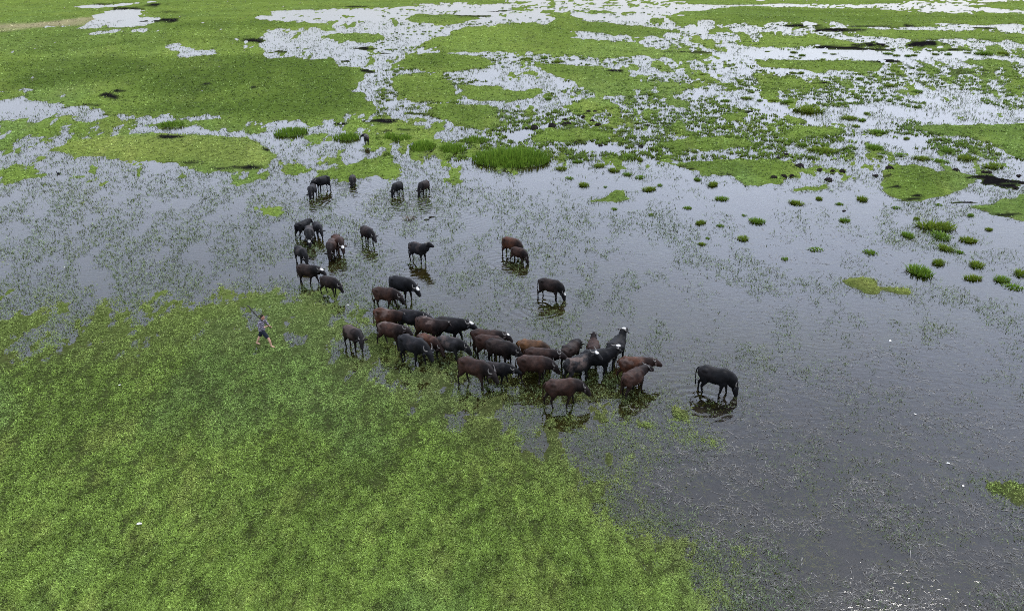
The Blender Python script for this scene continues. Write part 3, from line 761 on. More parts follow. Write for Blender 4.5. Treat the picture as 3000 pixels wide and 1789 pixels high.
# submerged plants just below the surface
px, py = sample_ground(120000, 420, 2000)
F, pz, pce = fields_at(px, py)
cl = fbm(px / .7, py / .8, 141, 3)
keep = (RNG.uniform(0, 1, len(px)) < sstep(.35, .6, cl) * sstep(.6, .45, pce) * (1 - .5 * F['straw'])) & (pz < -.015)
px, py, pz = px[keep], py[keep], pz[keep]
sz = np.maximum(.12, np.hypot(py, CAM_H) / 731 * 2.4)
col = mix3(C(.20, .20, .055)[None], C(.095, .14, .034)[None], RNG.uniform(0, 1, len(px)))
v1 = tufts(px, py, np.maximum(pz * .7, -.09), 3, sz * .7, sz, sz * .3, R(-8), R(8), col, .4)
v1[0][:, 2] = np.minimum(v1[0][:, 2], -.006)
link('submerged_plants', mesh_np('submerged_plants', v1[0], v1[1], v1[2], False, [MAT_LEAF]), kind='stuff', label='yellowish plants lying under the clear water', cat='water plants')

# dead straw floating and lying in the water
px, py = sample_ground(150000, 640, 2000, 1000, 3420)
F, pz, pce = fields_at(px, py)
cl = fbm(px / 1.1 + .35 * py, py / .5, 161, 4)
keep = RNG.uniform(0, 1, len(px)) < F['straw'] * sstep(.36, .64, cl) * sstep(.62, .4, pce) * .5
px, py, pz = px[keep], py[keep], pz[keep]
d = np.hypot(py, CAM_H)
sz = np.maximum(.16, d / 731 * 3.2) * np.where(RNG.uniform(0, 1, len(px)) < .12, 2.2, 1)
zz = np.where(RNG.uniform(0, 1, len(px)) < .42, .004, np.maximum(pz * .6, -.05))
col = mix3(C(.19, .18, .165)[None], C(.070, .066, .060)[None], RNG.uniform(0, 1, len(px)) ** .7)
v1 = tufts(px, py, zz, 3, sz * .6, sz, np.maximum(.015, d / 731 * .5), R(-6), R(10), col, .22)
link('dead_straw', mesh_np('dead_straw', v1[0], v1[1], v1[2], False, [MAT_STRAW]), kind='stuff', label='pale dead straw scattered in the dark shallow water', cat='straw')

# scattered far tussock mounds too many to count
px, py = sample_ground(15000, 8, 470, 1100, 3420)
F, pz, pce = fields_at(px, py)
cl = fbm(px / 9, py / 14, 181, 3)
keep = (RNG.uniform(0, 1, len(px)) < sstep(.42, .6, cl) * .8) & (pce > .12) & (pce < .72)
px, py, pz = px[keep], py[keep], pz[keep]
F = {k: v[keep] for k, v in F.items()}
d = np.hypot(py, CAM_H)
r0 = RNG.uniform(.12, .42, len(px)) * (1 + d / 400)
col = green_at(px, py, F['yellow'], F['dark'], F['dry']) * RNG.uniform(.7, 1.5, (len(px), 1))
kk = 12
i = np.repeat(np.arange(len(px)), kk)
az = RNG.uniform(0, 2 * np.pi, len(i)); q = np.sqrt(RNG.uniform(0, 1, len(i)))
base = np.stack([px[i] + q * r0[i] * np.cos(az), py[i] + q * r0[i] * np.sin(az), np.maximum(pz[i], 0) - .02], 1)
Lh = (.16 + .30 * np.minimum(r0[i], .8) * np.sqrt(np.clip(1 - q * q * .8, 0, 1))) * RNG.uniform(.7, 1.2, len(i))
cc = col[i] * RNG.uniform(.6, 1.35, (len(i), 1))
v1 = leaves(base, Lh, r0[i] * .55, az + RNG.normal(0, .6, len(i)), np.clip(R(84) - q * R(40), R(30), R(88)), cc)
link('marsh_tussocks', mesh_np('marsh_tussocks', v1[0], v1[1], v1[2], False, [MAT_LEAF]), kind='stuff', label='countless small grass tussocks dotting the far marsh', cat='tussocks')
print('tris', N_TURF)

# ------------------------------------------------------------------ tussocks, sedge clumps, reed bed (countable plants)
def blades_mesh(name, n, rx, ry, hgt, width, cols, seed, lean=.55, base=True):
    """a clump of bent blades: two segments each, over a low earthy root mound"""
    rg = np.random.default_rng(seed)
    az = rg.uniform(0, 2 * np.pi, n); q = np.sqrt(rg.uniform(0, 1, n))
    bx = q * rx * np.cos(az); by = q * ry * np.sin(az)
    hh = hgt * (1 - .35 * q ** 2) * rg.uniform(.45, 1.3, n)
    a2 = az + rg.normal(0, .7, n)
    l1 = lean * (.15 + q) * rg.uniform(.5, 1.3, n)
    sx, sy = -np.sin(a2), np.cos(a2)
    w_ = width * rg.uniform(.7, 1.3, n)
    v = np.zeros((n, 5, 3))
    for t_, (i0, i1) in ((0, (0, 1)), (.55, (2, 3))):
        out_ = hh * l1 * t_ ** 1.5
        cx = bx + np.cos(a2) * out_; cy = by + np.sin(a2) * out_; cz = hh * t_ - .03
        ww = w_ * (1 - .25 * t_)
        v[:, i0] = np.stack([cx - sx * ww / 2, cy - sy * ww / 2, cz], 1)
        v[:, i1] = np.stack([cx + sx * ww / 2, cy + sy * ww / 2, cz], 1)
    v[:, 4] = np.stack([bx + np.cos(a2) * hh * l1, by + np.sin(a2) * hh * l1, hh * (1 - .25 * l1)], 1)
    o = np.arange(n)[:, None] * 5
    f = np.concatenate([o + np.array([[0, 1, 3]]), o + np.array([[0, 3, 2]]), o + np.array([[2, 3, 4]])])
    t = rg.uniform(0, 1, n)
    c = mix3(cols[0][None], cols[1][None], t) * rg.uniform(.7, 1.25, (n, 1))
    c = np.repeat(c, 5, axis=0).reshape(n, 5, 3)
    c[:, 4] *= 1.15
    V = v.reshape(-1, 3); Cc = c.reshape(-1, 3)
    if base:
        m, rings = 18, 4
        bv = []; 
        for ri in range(rings):
            f_r = ri / (rings - 1)
            for k_ in range(m):
                a_ = 2 * np.pi * k_ / m
                jit = .66 + .16 * math.sin(3 * a_ + seed) + .1 * math.sin(5 * a_ + 2 * seed)
                bv.append((rx * jit * math.cos(a_) * (1.02 - f_r), ry * jit * math.sin(a_) * (1.02 - f_r), -.10 + (.10 + hgt * .34) * math.sin(f_r * math.pi / 2)))
        bf = []
        for ri in range(rings - 1):
            for k_ in range(m):
                a_, b_ = ri * m + k_, ri * m + (k_ + 1) % m
                bf += [(a_, b_, b_ + m), (a_, b_ + m, a_ + m)]
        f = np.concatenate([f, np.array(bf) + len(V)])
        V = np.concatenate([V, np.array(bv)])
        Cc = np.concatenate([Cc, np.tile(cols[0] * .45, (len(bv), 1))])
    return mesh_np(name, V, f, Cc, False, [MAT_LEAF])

SEDGE = (C(.062, .122, .012), C(.125, .195, .022))
SEDGE2 = (C(.072, .118, .012), C(.15, .19, .022))
TUSS = [blades_mesh('tussock', 240, .52, .46, .32, .045, SEDGE if s % 2 else SEDGE2, 300 + s, lean=.9) for s in range(5)]
LOW = [blades_mesh('low_clump', 170, .5, .5, .20, .06, SEDGE, 320 + s, lean=1.1, base=False) for s in range(3)]
PPM = lambda gy: FPX / (gy * CP + CAM_H * SP)
def put_plant(name, crop, cx, cy, r, mesh, hk, label, cat='tussock', group='tussocks in the open water', rz=None, yk=.8):
    u, v = full(crop, [cx, cy + r * .35])
    gx, gy = ground(u, v); gx, gy = float(gx[0]), float(gy[0])
    rad = r * CROPS[crop][2] / PPM(gy)
    o = link(name, mesh, None, label, cat, group)
    o.location = (gx, gy, max(ground_z(gx, gy), -.02))
    rs = random.uniform(.85, 1.2)
    o.scale = (rad * 2 * rs, rad * 2 * yk * random.uniform(.8, 1.15), max(.4, hk * (.5 + rad * .8) * random.uniform(.7, 1.1)))
    o.rotation_euler.z = random.uniform(0, 6.28) if rz is None else rz
    return o
LAND = [('the tall reed bed', 1498, 468), ('the oval islet in open water', 2116, 489), ('the green islet beside black mud', 2705, 538), ('the black mud bank', 2915, 535),
        ('the floating yellow-green mat', 2573, 841), ('the largest sedge clump', 2742, 651), ('the long bright channel', 2553, 161), ('the wide islet at right edge', 2856, 382), ('the flat yellowish islet', 2076, 421),
        ('the dark green far islet', 1712, 212)]
NTH = ['nearest to it', 'second nearest', 'third nearest', 'fourth nearest', 'fifth nearest', 'sixth nearest', 'seventh nearest', 'eighth nearest', 'ninth nearest', 'tenth nearest', 'eleventh nearest', 'twelfth nearest']
PENDING = []
def by_landmark(items, kind):
    # give every look-alike its own place relative to a landmark one can find
    cells = {}
    for o, u, v in items:
        nm, lu, lv = min(LAND, key=lambda q: math.hypot(q[1] - u, (q[2] - v) * 1.6))
        dx, dy = u - lu, v - lv
        side = ('right of' if dx > 0 else 'left of') if abs(dx) > 2.2 * abs(dy) else (('below' if dy > 0 else 'above') if abs(dy) > 2.2 * abs(dx) else ('below' if dy > 0 else 'above') + ' and ' + ('right of' if dx > 0 else 'left of'))
        cells.setdefault((nm, side), []).append((math.hypot(dx, dy), o))
    for (nm, side), lst in cells.items():
        for k_, (_, o) in enumerate(sorted(lst, key=lambda q: q[0])):
            o['label'] = '%s %s %s' % (kind, side, nm) + ((', ' + NTH[min(k_, 11)]) if len(lst) > 1 else '')
SMALL = 'small round green tussock standing alone in the open water right of the herd'
FARSM = 'rounded grass tussock in the flooded marsh beyond the open water at right'
T_G6 = [(430, 265, 50, 'round tussock in open water, first one right of the tall reed bed'),
        (570, 205, 46, 'dark round tussock standing behind the first one beside the reed bed'),
        (755, 235, 62, 'broad green tussock, third to the right of the reed bed'),
        (1000, 160, 62, 'bright tussock behind the open water with a smaller one joined on its right'),
        (885, 280, 48, 'dark tussock touching grass, below the broad one right of reed bed'),
        (1110, 190, 38, None), (500, 345, 50, None), (625, 408, 50, 'bright low tussock alone in open water below the reed bed edge'), (810, 430, 28, None),
        (1190, 440, 60, 'large dark tussock in middle of open water with thinner sprigs beside it'), (1285, 415, 34, None),
        (1615, 365, 34, None), (1745, 405, 50, 'spiky tussock just below the oval grass islet in open water'),
        (1820, 525, 56, 'wide flat tussock in open water below the spiky one'), (1525, 608, 44, None), (1640, 738, 44, None), (1810, 765, 34, None),
        (2010, 870, 56, 'dark lens-shaped tussock low in open water, nearest to camera of the middle row'), (1700, 880, 20, None), (1650, 925, 32, None),
        (2020, 675, 34, None), (2130, 715, 74, 'double-topped tussock in open water, left of the scattered floating straw'), (890, 620, 34, None), (1000, 320, 34, None), (1110, 340, 48, None), (1210, 675, 24, None)]
T_G7 = [(470, 85, 118, 'large shaggy tussock mound at the far edge of the open water'), (300, 65, 44, None), (700, 115, 40, None), (930, 80, 74, None), (1000, 135, 34, None), (975, 165, 38, None),
        (1140, 135, 74, None), (1330, 165, 78, None), (1500, 190, 76, None), (1730, 170, 76, 'dark dome tussock by the bright channel above the black mud bank'),
        (1950, 225, 100, 'broad shaggy tussock right beside the bright water above the black mud bank'), (1550, 105, 68, None), (1670, 50, 50, None), (1790, 90, 40, None),
        (245, 560, 56, 'brownish spiky tussock alone in open water left of the green islet'), (445, 530, 34, None), (620, 575, 38, None), (820, 530, 48, None), (1110, 605, 44, None),
        (1290, 705, 36, None), (1460, 745, 128, 'largest sedge clump at right, behind a round bright tussock'), (1500, 840, 86, 'round bright tussock directly in front of the largest sedge clump'),
        (1735, 880, 70, 'perfectly round bright tussock alone at right, right of the sedge clumps'), (1215, 845, 56, 'small bright tussock left of the largest sedge clump'),
        (885, 985, 64, None), (1550, 950, 72, 'thin dark sedge clump below the round bright tussocks'), (1665, 995, 36, None), (1810, 1100, 60, 'spiky leaning tussock near the right edge'),
        (1320, 1140, 128, 'wide ragged sedge patch between floating green mat and right edge'), (1480, 1080, 58, None), (410, 960, 66, None), (665, 720, 36, None), (145, 1055, 34, None),
        (1760, 675, 34, None), (1480, 580, 40, None), (1920, 800, 30, None), (2030, 1225, 64, 'yellow-green sedge clump close to the right edge'), (2190, 1170, 70, 'tall sedge clump cut by the right picture edge'),
        (2130, 1280, 88, None), (1780, 1210, 66, None)]
T_C4 = [(50, 960, 48), (180, 970, 64), (400, 1030, 128), (690, 990, 48), (790, 1120, 74), (950, 1090, 28), (910, 1150, 40), (850, 1205, 48), (1060, 1260, 68), (1340, 1330, 34),
        (330, 1390, 48), (205, 1360, 38), (250, 495, 40), (330, 525, 36), (550, 505, 24), (630, 515, 28), (1160, 505, 46), (1240, 525, 40), (1350, 530, 34), (1410, 525, 34), (1620, 515, 34),
        (1740, 515, 36), (1925, 500, 36), (2090, 495, 80), (2270, 495, 80), (985, 750, 36), (885, 750, 44), (1190, 810, 60), (1440, 870, 60), (320, 695, 36), (240, 695, 34)]
T_C3 = [(140, 555, 56), (310, 550, 40), (440, 575, 70), (680, 560, 30), (350, 945, 36), (1840, 710, 38), (1910, 1170, 40), (2080, 1215, 46), (2400, 1250, 56), (2060, 960, 46), (2270, 930, 66), (2390, 960, 40), (1340, 905, 40)]
for kx, (crop, lst) in enumerate((('G6', T_G6), ('G7', T_G7))):
    for ti, (cx, cy, r, lb) in enumerate(lst):
        thin = lb is None and ti % 2 == 0
        o = put_plant('grass_tussock', crop, cx, cy, r, LOW[ti % 3] if thin else TUSS[ti % 5], 1.15, lb or SMALL)
        if lb is None:
            u, v = full(crop, [cx, cy]); PENDING.append((o, float(u[0]), float(v[0])))
by_landmark(PENDING, 'small tussock')
PENDING = []
for ti, (cx, cy, r) in enumerate(T_C4):
    u, v = full('C4', [cx, cy]); PENDING.append((None, float(u[0]), float(v[0])))
    o = put_plant('grass_tussock', 'C4', cx, cy, r, TUSS[ti % 5], 1.1, FARSM, group='tussocks in the far marsh')
for ti, (cx, cy, r) in enumerate(T_C3):
    u, v = full('C3', [cx, cy]); PENDING.append((None, float(u[0]), float(v[0])))
    o = put_plant('grass_tussock', 'C3', cx, cy, r, TUSS[(ti + 2) % 5], 1.1, FARSM, group='tussocks in the far marsh')

_far = [o for o in SC.objects if o.get('group') == 'tussocks in the far marsh']
by_landmark([(o, u_, v_) for o, (_, u_, v_) in zip(sorted(_far, key=lambda q: q.name), PENDING)], 'marsh tussock')
PENDING = []
def sedge_patch(name, crop, cx, cy, rx, ry, hgt, seed, label, cat='sedge', group=None, dens=26, cols=SEDGE):
    u, v = full(crop, [cx - rx, cy, cx + rx, cy, cx, cy - ry, cx, cy + ry])
    gx, gy = ground(u, v)
    x0, y0 = float(gx.mean()), float(gy[0])
    ax, ay = float(gx[1] - gx[0]) / 2, float(abs(gy[2] - gy[3])) / 2
    ay = min(max(ay, .5), 9)
    n = int(min(2600, max(160, dens * ax * ay * 3.14)))
    me = blades_mesh(name, n, ax, ay, hgt, max(.05, y0 / 731 * .9), cols, seed, lean=.35, base=False)
    return link(name, me, None, label, cat, group, loc=(x0, y0, max(-.04, ground_z(x0, y0))))
sedge_patch('reed_bed', 'D', 1243, 388, 96, 20, .85, 501, 'tall dense green reed bed at the edge of the open water', 'reeds', dens=60)
sedge_patch('sedge_clump', 'C2', 1610, 1432, 130, 38, .6, 502, 'wide green sedge clump, second one left of the reed bed', group='sedge clumps along the far shore', dens=60)
sedge_patch('sedge_clump', 'C2', 1900, 1450, 125, 36, .6, 503, 'green sedge clump just left of the tall reed bed', group='sedge clumps along the far shore', dens=60)
sedge_patch('sedge_clump', 'C2', 880, 1335, 130, 26, .55, 504, 'sedge clump left of the farthest buffalo', group='sedge clumps along the far shore', dens=50)
sedge_patch('sedge_clump', 'C2', 1290, 1330, 50, 24, .5, 505, 'small sedge clump right of the farthest buffalo', group='sedge clumps along the far shore', dens=50)
sedge_patch('sedge_clump', 'C2', 340, 1290, 160, 36, .6, 506, 'long sedge clump between the flooded channels at far left', group='sedge clumps along the far shore', dens=50)
sedge_patch('sedge_clump', 'C2', 1400, 1345, 110, 22, .5, 507, 'ragged sedge clump behind the wide one near the reed bed', group='sedge clumps along the far shore', dens=50)
sedge_patch('sedge_clump', 'C2', 2120, 1360, 130, 28, .5, 508, 'sedge clump behind the reed bed', group='sedge clumps along the far shore', dens=40)
sedge_patch('sedge_clump', 'C1', 1650, 1215, 130, 20, .5, 509, 'sedge clump beside the narrow channel behind the yellow-green island', group='sedge clumps along the far shore', dens=40)

# mud lumps
def lump_mesh(seed):
    rg = np.random.default_rng(seed)
    V, Fc = [], []
    m, rings = 12, 6
    for i in range(rings + 1):
        t = i / rings * math.pi
        for k in range(m):
            a = 2 * math.pi * k / m
            q = 1 + .3 * math.sin(3 * a + seed) * math.sin(t) + rg.normal(0, .13)
            V.append((.5 * q * math.sin(t) * math.cos(a), .42 * q * math.sin(t) * math.sin(a), .5 * q * math.cos(t)))
    for i in range(rings):
        for k in range(m):
            a, b = i * m + k, i * m + (k + 1) % m
            Fc.append((a, a + m, b + m, b))
    c = np.tile(C(.016, .013, .012), (len(V), 1)) * rg.uniform(.7, 1.5, (len(V), 1))
    return mesh_np('mud_lump', np.array(V), np.array(Fc), c, True, [MAT_GROUND])
LUMPS = [lump_mesh(s) for s in (3, 5, 8)]
ML = 'dark mud lump sticking out of the shallow marsh water at right'
lumps = [('C3', 385, 1215, 42, 'tallest brown mud lump beside the bright inlet, middle of three'), ('C3', 215, 1222, 55, 'flat olive mud lump left of the tallest one by the inlet'),
         ('C3', 535, 1188, 48, 'black mud lump right of the tallest one by the inlet'), ('C3', 140, 1236, 22, None), ('C3', 775, 1166, 28, None), ('C3', 830, 1206, 34, None), ('C3', 740, 1076, 26, None),
         ('C3', 800, 1076, 22, None), ('C3', 690, 1126, 26, None), ('C3', 515, 1152, 24, None), ('C3', 620, 1372, 30, None), ('C3', 850, 1400, 24, None), ('C3', 1245, 1405, 34, None), ('C3', 1310, 1208, 24, None),
         ('G7', 280, 250, 48, 'largest black mud lump right of the oval islet'), ('G7', 45, 360, 30, None), ('G7', 140, 345, 34, None), ('G7', 205, 340, 24, None), ('G7', 530, 365, 38, None), ('G7', 640, 300, 34, None),
         ('G7', 155, 152, 36, None), ('G7', 85, 182, 24, None), ('G7', 450, 285, 28, None), ('G7', 560, 300, 28, None), ('G7', 940, 335, 28, None), ('G7', 1050, 275, 44, None), ('G7', 660, 642, 18, None),
         ('G7', 1870, 310, 28, None), ('G7', 1920, 312, 32, None), ('G7', 1630, 285, 30, None), ('G7', 2180, 335, 26, None), ('G7', 2150, 440, 30, None)]
for i_, (crop, cx, cy, r, lb) in enumerate(lumps):
    u, v = full(crop, [cx, cy + r * .3]); gx, gy = ground(u, v); gx, gy = float(gx[0]), float(gy[0])
    rad = r * CROPS[crop][2] / PPM(gy)
    o = link('mud_lump', LUMPS[i_ % 3], None, lb or ML, 'mud lump', 'mud lumps in the marsh')
    o.location = (gx, gy, max(ground_z(gx, gy), -.06) + .05)
    o.scale = (rad * 1.8, rad * 1.7, rad * (1.0 if i_ else 1.5)); o.rotation_euler.z = i_ * 1.7
    if lb is None: PENDING.append((o, float(u[0]), float(v[0])))
by_landmark(PENDING, 'dark mud lump')
for i_, (cx, cy, r, lb) in enumerate([(1050, 1356, 26, 'upper of the two dark clods floating beside a dead plant'), (1040, 1386, 26, 'lower of the two dark clods floating beside a dead plant'), (1230, 1404, 34, 'left dark clod of the floating pair below the drinking buffaloes'), (1300, 1368, 44, 'right elongated dark clod of the floating pair below the drinking buffaloes')]):
    u, v = full('M', [cx, cy]); gx, gy = ground(u, v); gx, gy = float(gx[0]), float(gy[0])
    rad = r * CROPS['M'][2] / PPM(gy)
    o = link('floating_clod', LUMPS[i_ % 3], None, lb, 'clod', 'floating clods', loc=(gx, gy, .01))
    o.scale = (rad * 2, rad * 1.3, rad * .5); o.rotation_euler.z = .5
u, v = full('M', [985, 1395]); gx, gy = ground(u, v)
o = link('dead_plant', blades_mesh('dead_plant', 70, .5, .35, .25, .035, (C(.09, .07, .05), C(.16, .13, .1)), 611, lean=1.6, base=False), None, 'dead brown plant beside the dark floating clods', 'plant', loc=(float(gx[0]), float(gy[0]), 0))

# white scraps
def scrap_mesh(seed):
    rg = np.random.default_rng(seed)
    n = 7
    top = [(math.cos(2 * math.pi * k / n) * rg.uniform(.7, 1.1), .55 * math.sin(2 * math.pi * k / n) * rg.uniform(.7, 1.1), rg.uniform(0, .35)) for k in range(n)]
    V = [(0, 0, .4)] + top + [(a, b, c - .12) for a, b, c in top] + [(0, 0, .2)]
    f = []
    for k in range(n):
        a, b = 1 + k, 1 + (k + 1) % n
        f += [(0, a, b), (a, a + n, b + n), (a, b + n, b), (2 * n + 1, b + n, a + n)]
    return mesh_np('scrap', np.array(V), np.array(f), None, False, [MAT_SCRAP])
MAT_SCRAP, _t, _b = material('pale_scrap', .7, .3)
_n = add(_t, 'ShaderNodeTexNoise'); _n.inputs['Scale'].default_value = 30
_r = add(_t, 'ShaderNodeValToRGB'); _r.color_ramp.elements[0].color = (.45, .43, .38, 1); _r.color_ramp.elements[1].color = (.75, .74, .70, 1)
_t.links.new(_n.outputs['Fac'], _r.inputs[0]); _t.links.new(_r.outputs[0], _b.inputs['Base Color'])
SCR = [scrap_mesh(s) for s in (1, 2, 3)]
for i_, (u, v, r, lb) in enumerate([(410, 1542, 9, 'pale leaf-shaped scrap lying on green turf at lower left'), (2608, 998, 6, 'white scrap in the water right of the rightmost buffalo, upper one'), (2681, 1213, 5, 'white scrap in the dark water at right, middle one'),
                                (2778, 1356, 6, 'pale stone-like scrap in the dark water at lower right'), (2822, 1423, 6, 'pale scrap left of the green weed at the right edge'), (189, 784, 4, 'tiny white scrap in the weedy water at left'), (1019, 893, 5, 'yellowish scrap left of the striding brown buffalo'),
                                (352, 1134, 4, 'tiny white scrap on the turf left of centre')]):
    gx, gy = ground(u, v); gx, gy = float(gx), float(gy)
    s_ = r / PPM(gy)
    o = link('pale_scrap', SCR[i_ % 3], None, lb, 'scrap', 'pale scraps', loc=(gx, gy, max(ground_z(gx, gy) + .05, .005)))
    o.scale = (s_, s_, s_); o.rotation_euler.z = i_

# ------------------------------------------------------------------ lofted bodies fused into one skin
def loft(V, Fc, pts, n=14, lat=None):
    """pts: (pos, half_width, half_height); closed tube through the points"""
    P = [Vector(p[0]) for p in pts]
    start = len(V)
    m = len(P)
    for i, (p, a, b) in enumerate(pts):
        d = (P[min(i + 1, m - 1)] - P[max(i - 1, 0)]).normalized()
        L_ = Vector(lat) if lat is not None else Vector((0, 1, 0))
        L_ = (L_ - d * L_.dot(d))
        if L_.length < 1e-4: L_ = Vector((1, 0, 0)) - d * d.x
        L_.normalize()
        U_ = d.cross(L_).normalized()
        for k in range(n):
            t = 2 * math.pi * k / n
            V.append(Vector(p) + L_ * (a * math.cos(t)) + U_ * (b * math.sin(t)))
    for i in range(m - 1):
        for k in range(n):
            a, b = start + i * n + k, start + i * n + (k + 1) % n
            Fc.append((a, b, b + n, a + n))
    c0 = len(V); V.append(P[0]); c1 = len(V); V.append(P[-1])
    e = start + (m - 1) * n
    for k in range(n):
        Fc.append((c0, start + (k + 1) % n, start + k))
        Fc.append((c1, e + k, e + (k + 1) % n))
def ball(V, Fc, c, r, n=10):
    c = Vector(c)
    pts = []
    for i in range(7):
        t = -1 + 2 * i / 6
        q = math.sqrt(max(0, 1 - t * t)) * .999 + .001
        pts.append((c + Vector((0, 0, t * r[2])), r[1] * q, r[0] * q))
    loft(V, Fc, pts, n)

TEMP = []
def fuse_later(name, V, Fc, voxel, smooth):
    me = bpy.data.meshes.new(name)
    me.from_pydata([tuple(v) for v in V], [], Fc)
    o = bpy.data.objects.new(name + '_source', me)
    COL.objects.link(o)
    m = o.modifiers.new('r', 'REMESH'); m.mode = 'VOXEL'; m.voxel_size = voxel
    s = o.modifiers.new('s', 'SMOOTH'); s.factor = .5; s.iterations = smooth
    TEMP.append(o)
    return o
def fused(o, extra=None):
    """evaluated skin of a source object, plus thin pieces (ears, fingers) of the same mesh"""
    dg = bpy.context.evaluated_depsgraph_get()
    ev = o.evaluated_get(dg).to_mesh()
    n = len(ev.vertices)
    co = np.empty(n * 3, np.float32); ev.vertices.foreach_get('co', co); co = co.reshape(-1, 3)
    faces = [tuple(p.vertices) for p in ev.polygons]
    o.evaluated_get(dg).to_mesh_clear()
    if extra:
        V, Fc = extra
        faces += [tuple(i + n for i in f) for f in Fc]
        co = np.concatenate([co, np.array([tuple(v) for v in V], np.float32)])
    me = bpy.data.meshes.new(o.name.replace('_source', ''))
    me.from_pydata(co.tolist(), [], faces)
    me.polygons.foreach_set('use_smooth', np.ones(len(faces), bool))
    return me, co, n

def buffalo_source(i, rec):
    u, v, hd, size, pose, st, colr_, dust, blaze, horn, sink, label = rec
    rg = random.Random(100 + i)
    V, Fc = [], []
    fat = rg.uniform(.93, 1.07)
    torso = [((-.76, 0, 1.00), .05, .06), ((-.72, 0, .99), .12, .15), ((-.62, 0, .965), .215, .245), ((-.48, 0, .95), .265, .31), ((-.28, 0, .925), .295 * fat, .33),
             ((-.02, 0, .895), .345 * fat, .355 * fat), ((.20, 0, .895), .335 * fat, .355 * fat), ((.40, 0, .915), .285, .355), ((.55, 0, .945), .235, .32), ((.66, 0, .96), .18, .25), ((.72, 0, .965), .12, .17)]
    loft(V, Fc, torso, 18)
    for s in (-1, 1):
        ball(V, Fc, (-.40, s * .17, 1.13), (.15, .11, .085))
        ball(V, Fc, (-.68, s * .09, 1.06), (.08, .08, .09))
        ball(V, Fc, (.42, s * .17, .98), (.16, .12, .26))
    np_, ny, hp, hy = POSE[pose]
    np_ += rg.uniform(-4, 4); hp += rg.uniform(-5, 5); ny += rg.uniform(-6, 6); hy += rg.uniform(-8, 8)
    def dirv(p, yw):
        return Vector((math.cos(R(p)) * math.cos(R(yw)), math.cos(R(p)) * math.sin(R(yw)), math.sin(R(p))))
    nb = Vector((.52, 0, .98))
    nd = dirv(np_, ny)
    nl = .44 if np_ > 45 else .54
    poll = nb + nd * nl
    # a gentle curve of the neck
    mid = nb + dirv(np_ * .7, ny * .6) * (nl * .5)
    loft(V, Fc, [(nb - Vector((.08, 0, .02)), .22, .31), (nb + (mid - nb) * .5, .20, .29), (mid, .185, .265), (mid + (poll - mid) * .6, .16, .22), (poll, .135, .165)], 14, lat=(-math.sin(R(ny)), math.cos(R(ny)), 0))
    h = dirv(hp, ny + hy)
    lat = Vector((-math.sin(R(ny + hy)), math.cos(R(ny + hy)), 0))
    up = h.cross(lat)
    if up.z < 0: up = -up
    hb = poll - h * .04
    loft(V, Fc, [(hb - h * .07, .085, .09), (hb - h * .02, .125, .13), (hb + h * .08, .145, .155), (hb + h * .18 - up * .005, .132, .15), (hb + h * .29 - up * .015, .105, .125), (hb + h * .39 - up * .02, .096, .10), (hb + h * .455 - up * .025, .088, .082), (hb + h * .49 - up * .03, .05, .045)], 14, lat=lat)
    ph = rg.choice([-1, 1])
    feet = []
    for s in (-1, 1):
        sh = .26 * st * s * ph + rg.uniform(-.04, .04)
        fx = Vector((sh, 0, 0))
        lift = 0
        loft(V, Fc, [((-.50, s * .13, 1.00), .12, .17), (Vector((-.47, s * .165, .80)) + fx * .15, .125, .19), (Vector((-.44, s * .18, .62)) + fx * .35, .10, .135), (Vector((-.56, s * .17, .47)) + fx * .6, .062, .075),
                     (Vector((-.62, s * .165, .40)) + fx * .75, .05, .060), (Vector((-.59, s * .165, .22)) + fx * .9, .042, .045), (Vector((-.565, s * .165, .10)) + fx, .043, .048), (Vector((-.54, s * .165, .04)) + fx, .05, .058), (Vector((-.53, s * .165, -.01)) + fx, .052, .066)], 12)
        sh = -.26 * st * s * ph + rg.uniform(-.04, .04)
        fx = Vector((sh, 0, 0))
        loft(V, Fc, [((.44, s * .12, .95), .12, .17), (Vector((.43, s * .165, .74)) + fx * .15, .105, .15), (Vector((.41, s * .17, .58)) + fx * .35, .075, .095), (Vector((.44, s * .165, .38)) + fx * .7, .054, .060),
                     (Vector((.44, s * .165, .32)) + fx * .75, .050, .055), (Vector((.43, s * .165, .18)) + fx * .95, .041, .044), (Vector((.44, s * .165, .09)) + fx, .043, .048), (Vector((.455, s * .165, .04)) + fx, .05, .058), (Vector((.46, s * .165, -.01)) + fx, .052, .066)], 12)
    V = [Vector((q.x * .90, q.y * 1.03, q.z * 1.04)) for q in V]
    sq = lambda L_: [Vector((q.x * .90, q.y * 1.03, q.z * 1.04)) for q in L_]
    src = fuse_later('body', V, Fc, .034, 4)
    # ears, eyes
    EV, EF = [], []
    for s in (-1, 1):
        e0 = hb + lat * (s * .10) + h * .045 + up * .03
        e1 = e0 + lat * (s * .13) - h * .03 - up * .02
        e2 = e0 + lat * (s * .25) - h * .02 - up * .07
        loft(EV, EF, [(e0, .02, .02), (e0 + lat * (s * .06), .05, .016), (e1, .062, .014), (e2, .012, .006)], 8, lat=h)
        ball(EV, EF, hb + h * .15 + lat * (s * .112) + up * .04, (.022, .022, .022), 8)
    TV, TF = [], []
    sw = rg.uniform(-.06, .06)
    loft(TV, TF, [((-.72, 0, 1.12), .035, .04), ((-.80, sw * .2, 1.04), .03, .03), ((-.83, sw * .6, .82), .022, .022), ((-.82, sw, .58), .018, .018), ((-.81, sw, .50), .032, .032), ((-.80, sw, .38), .028, .028), ((-.80, sw, .32), .006, .006)], 8)
    horns = []
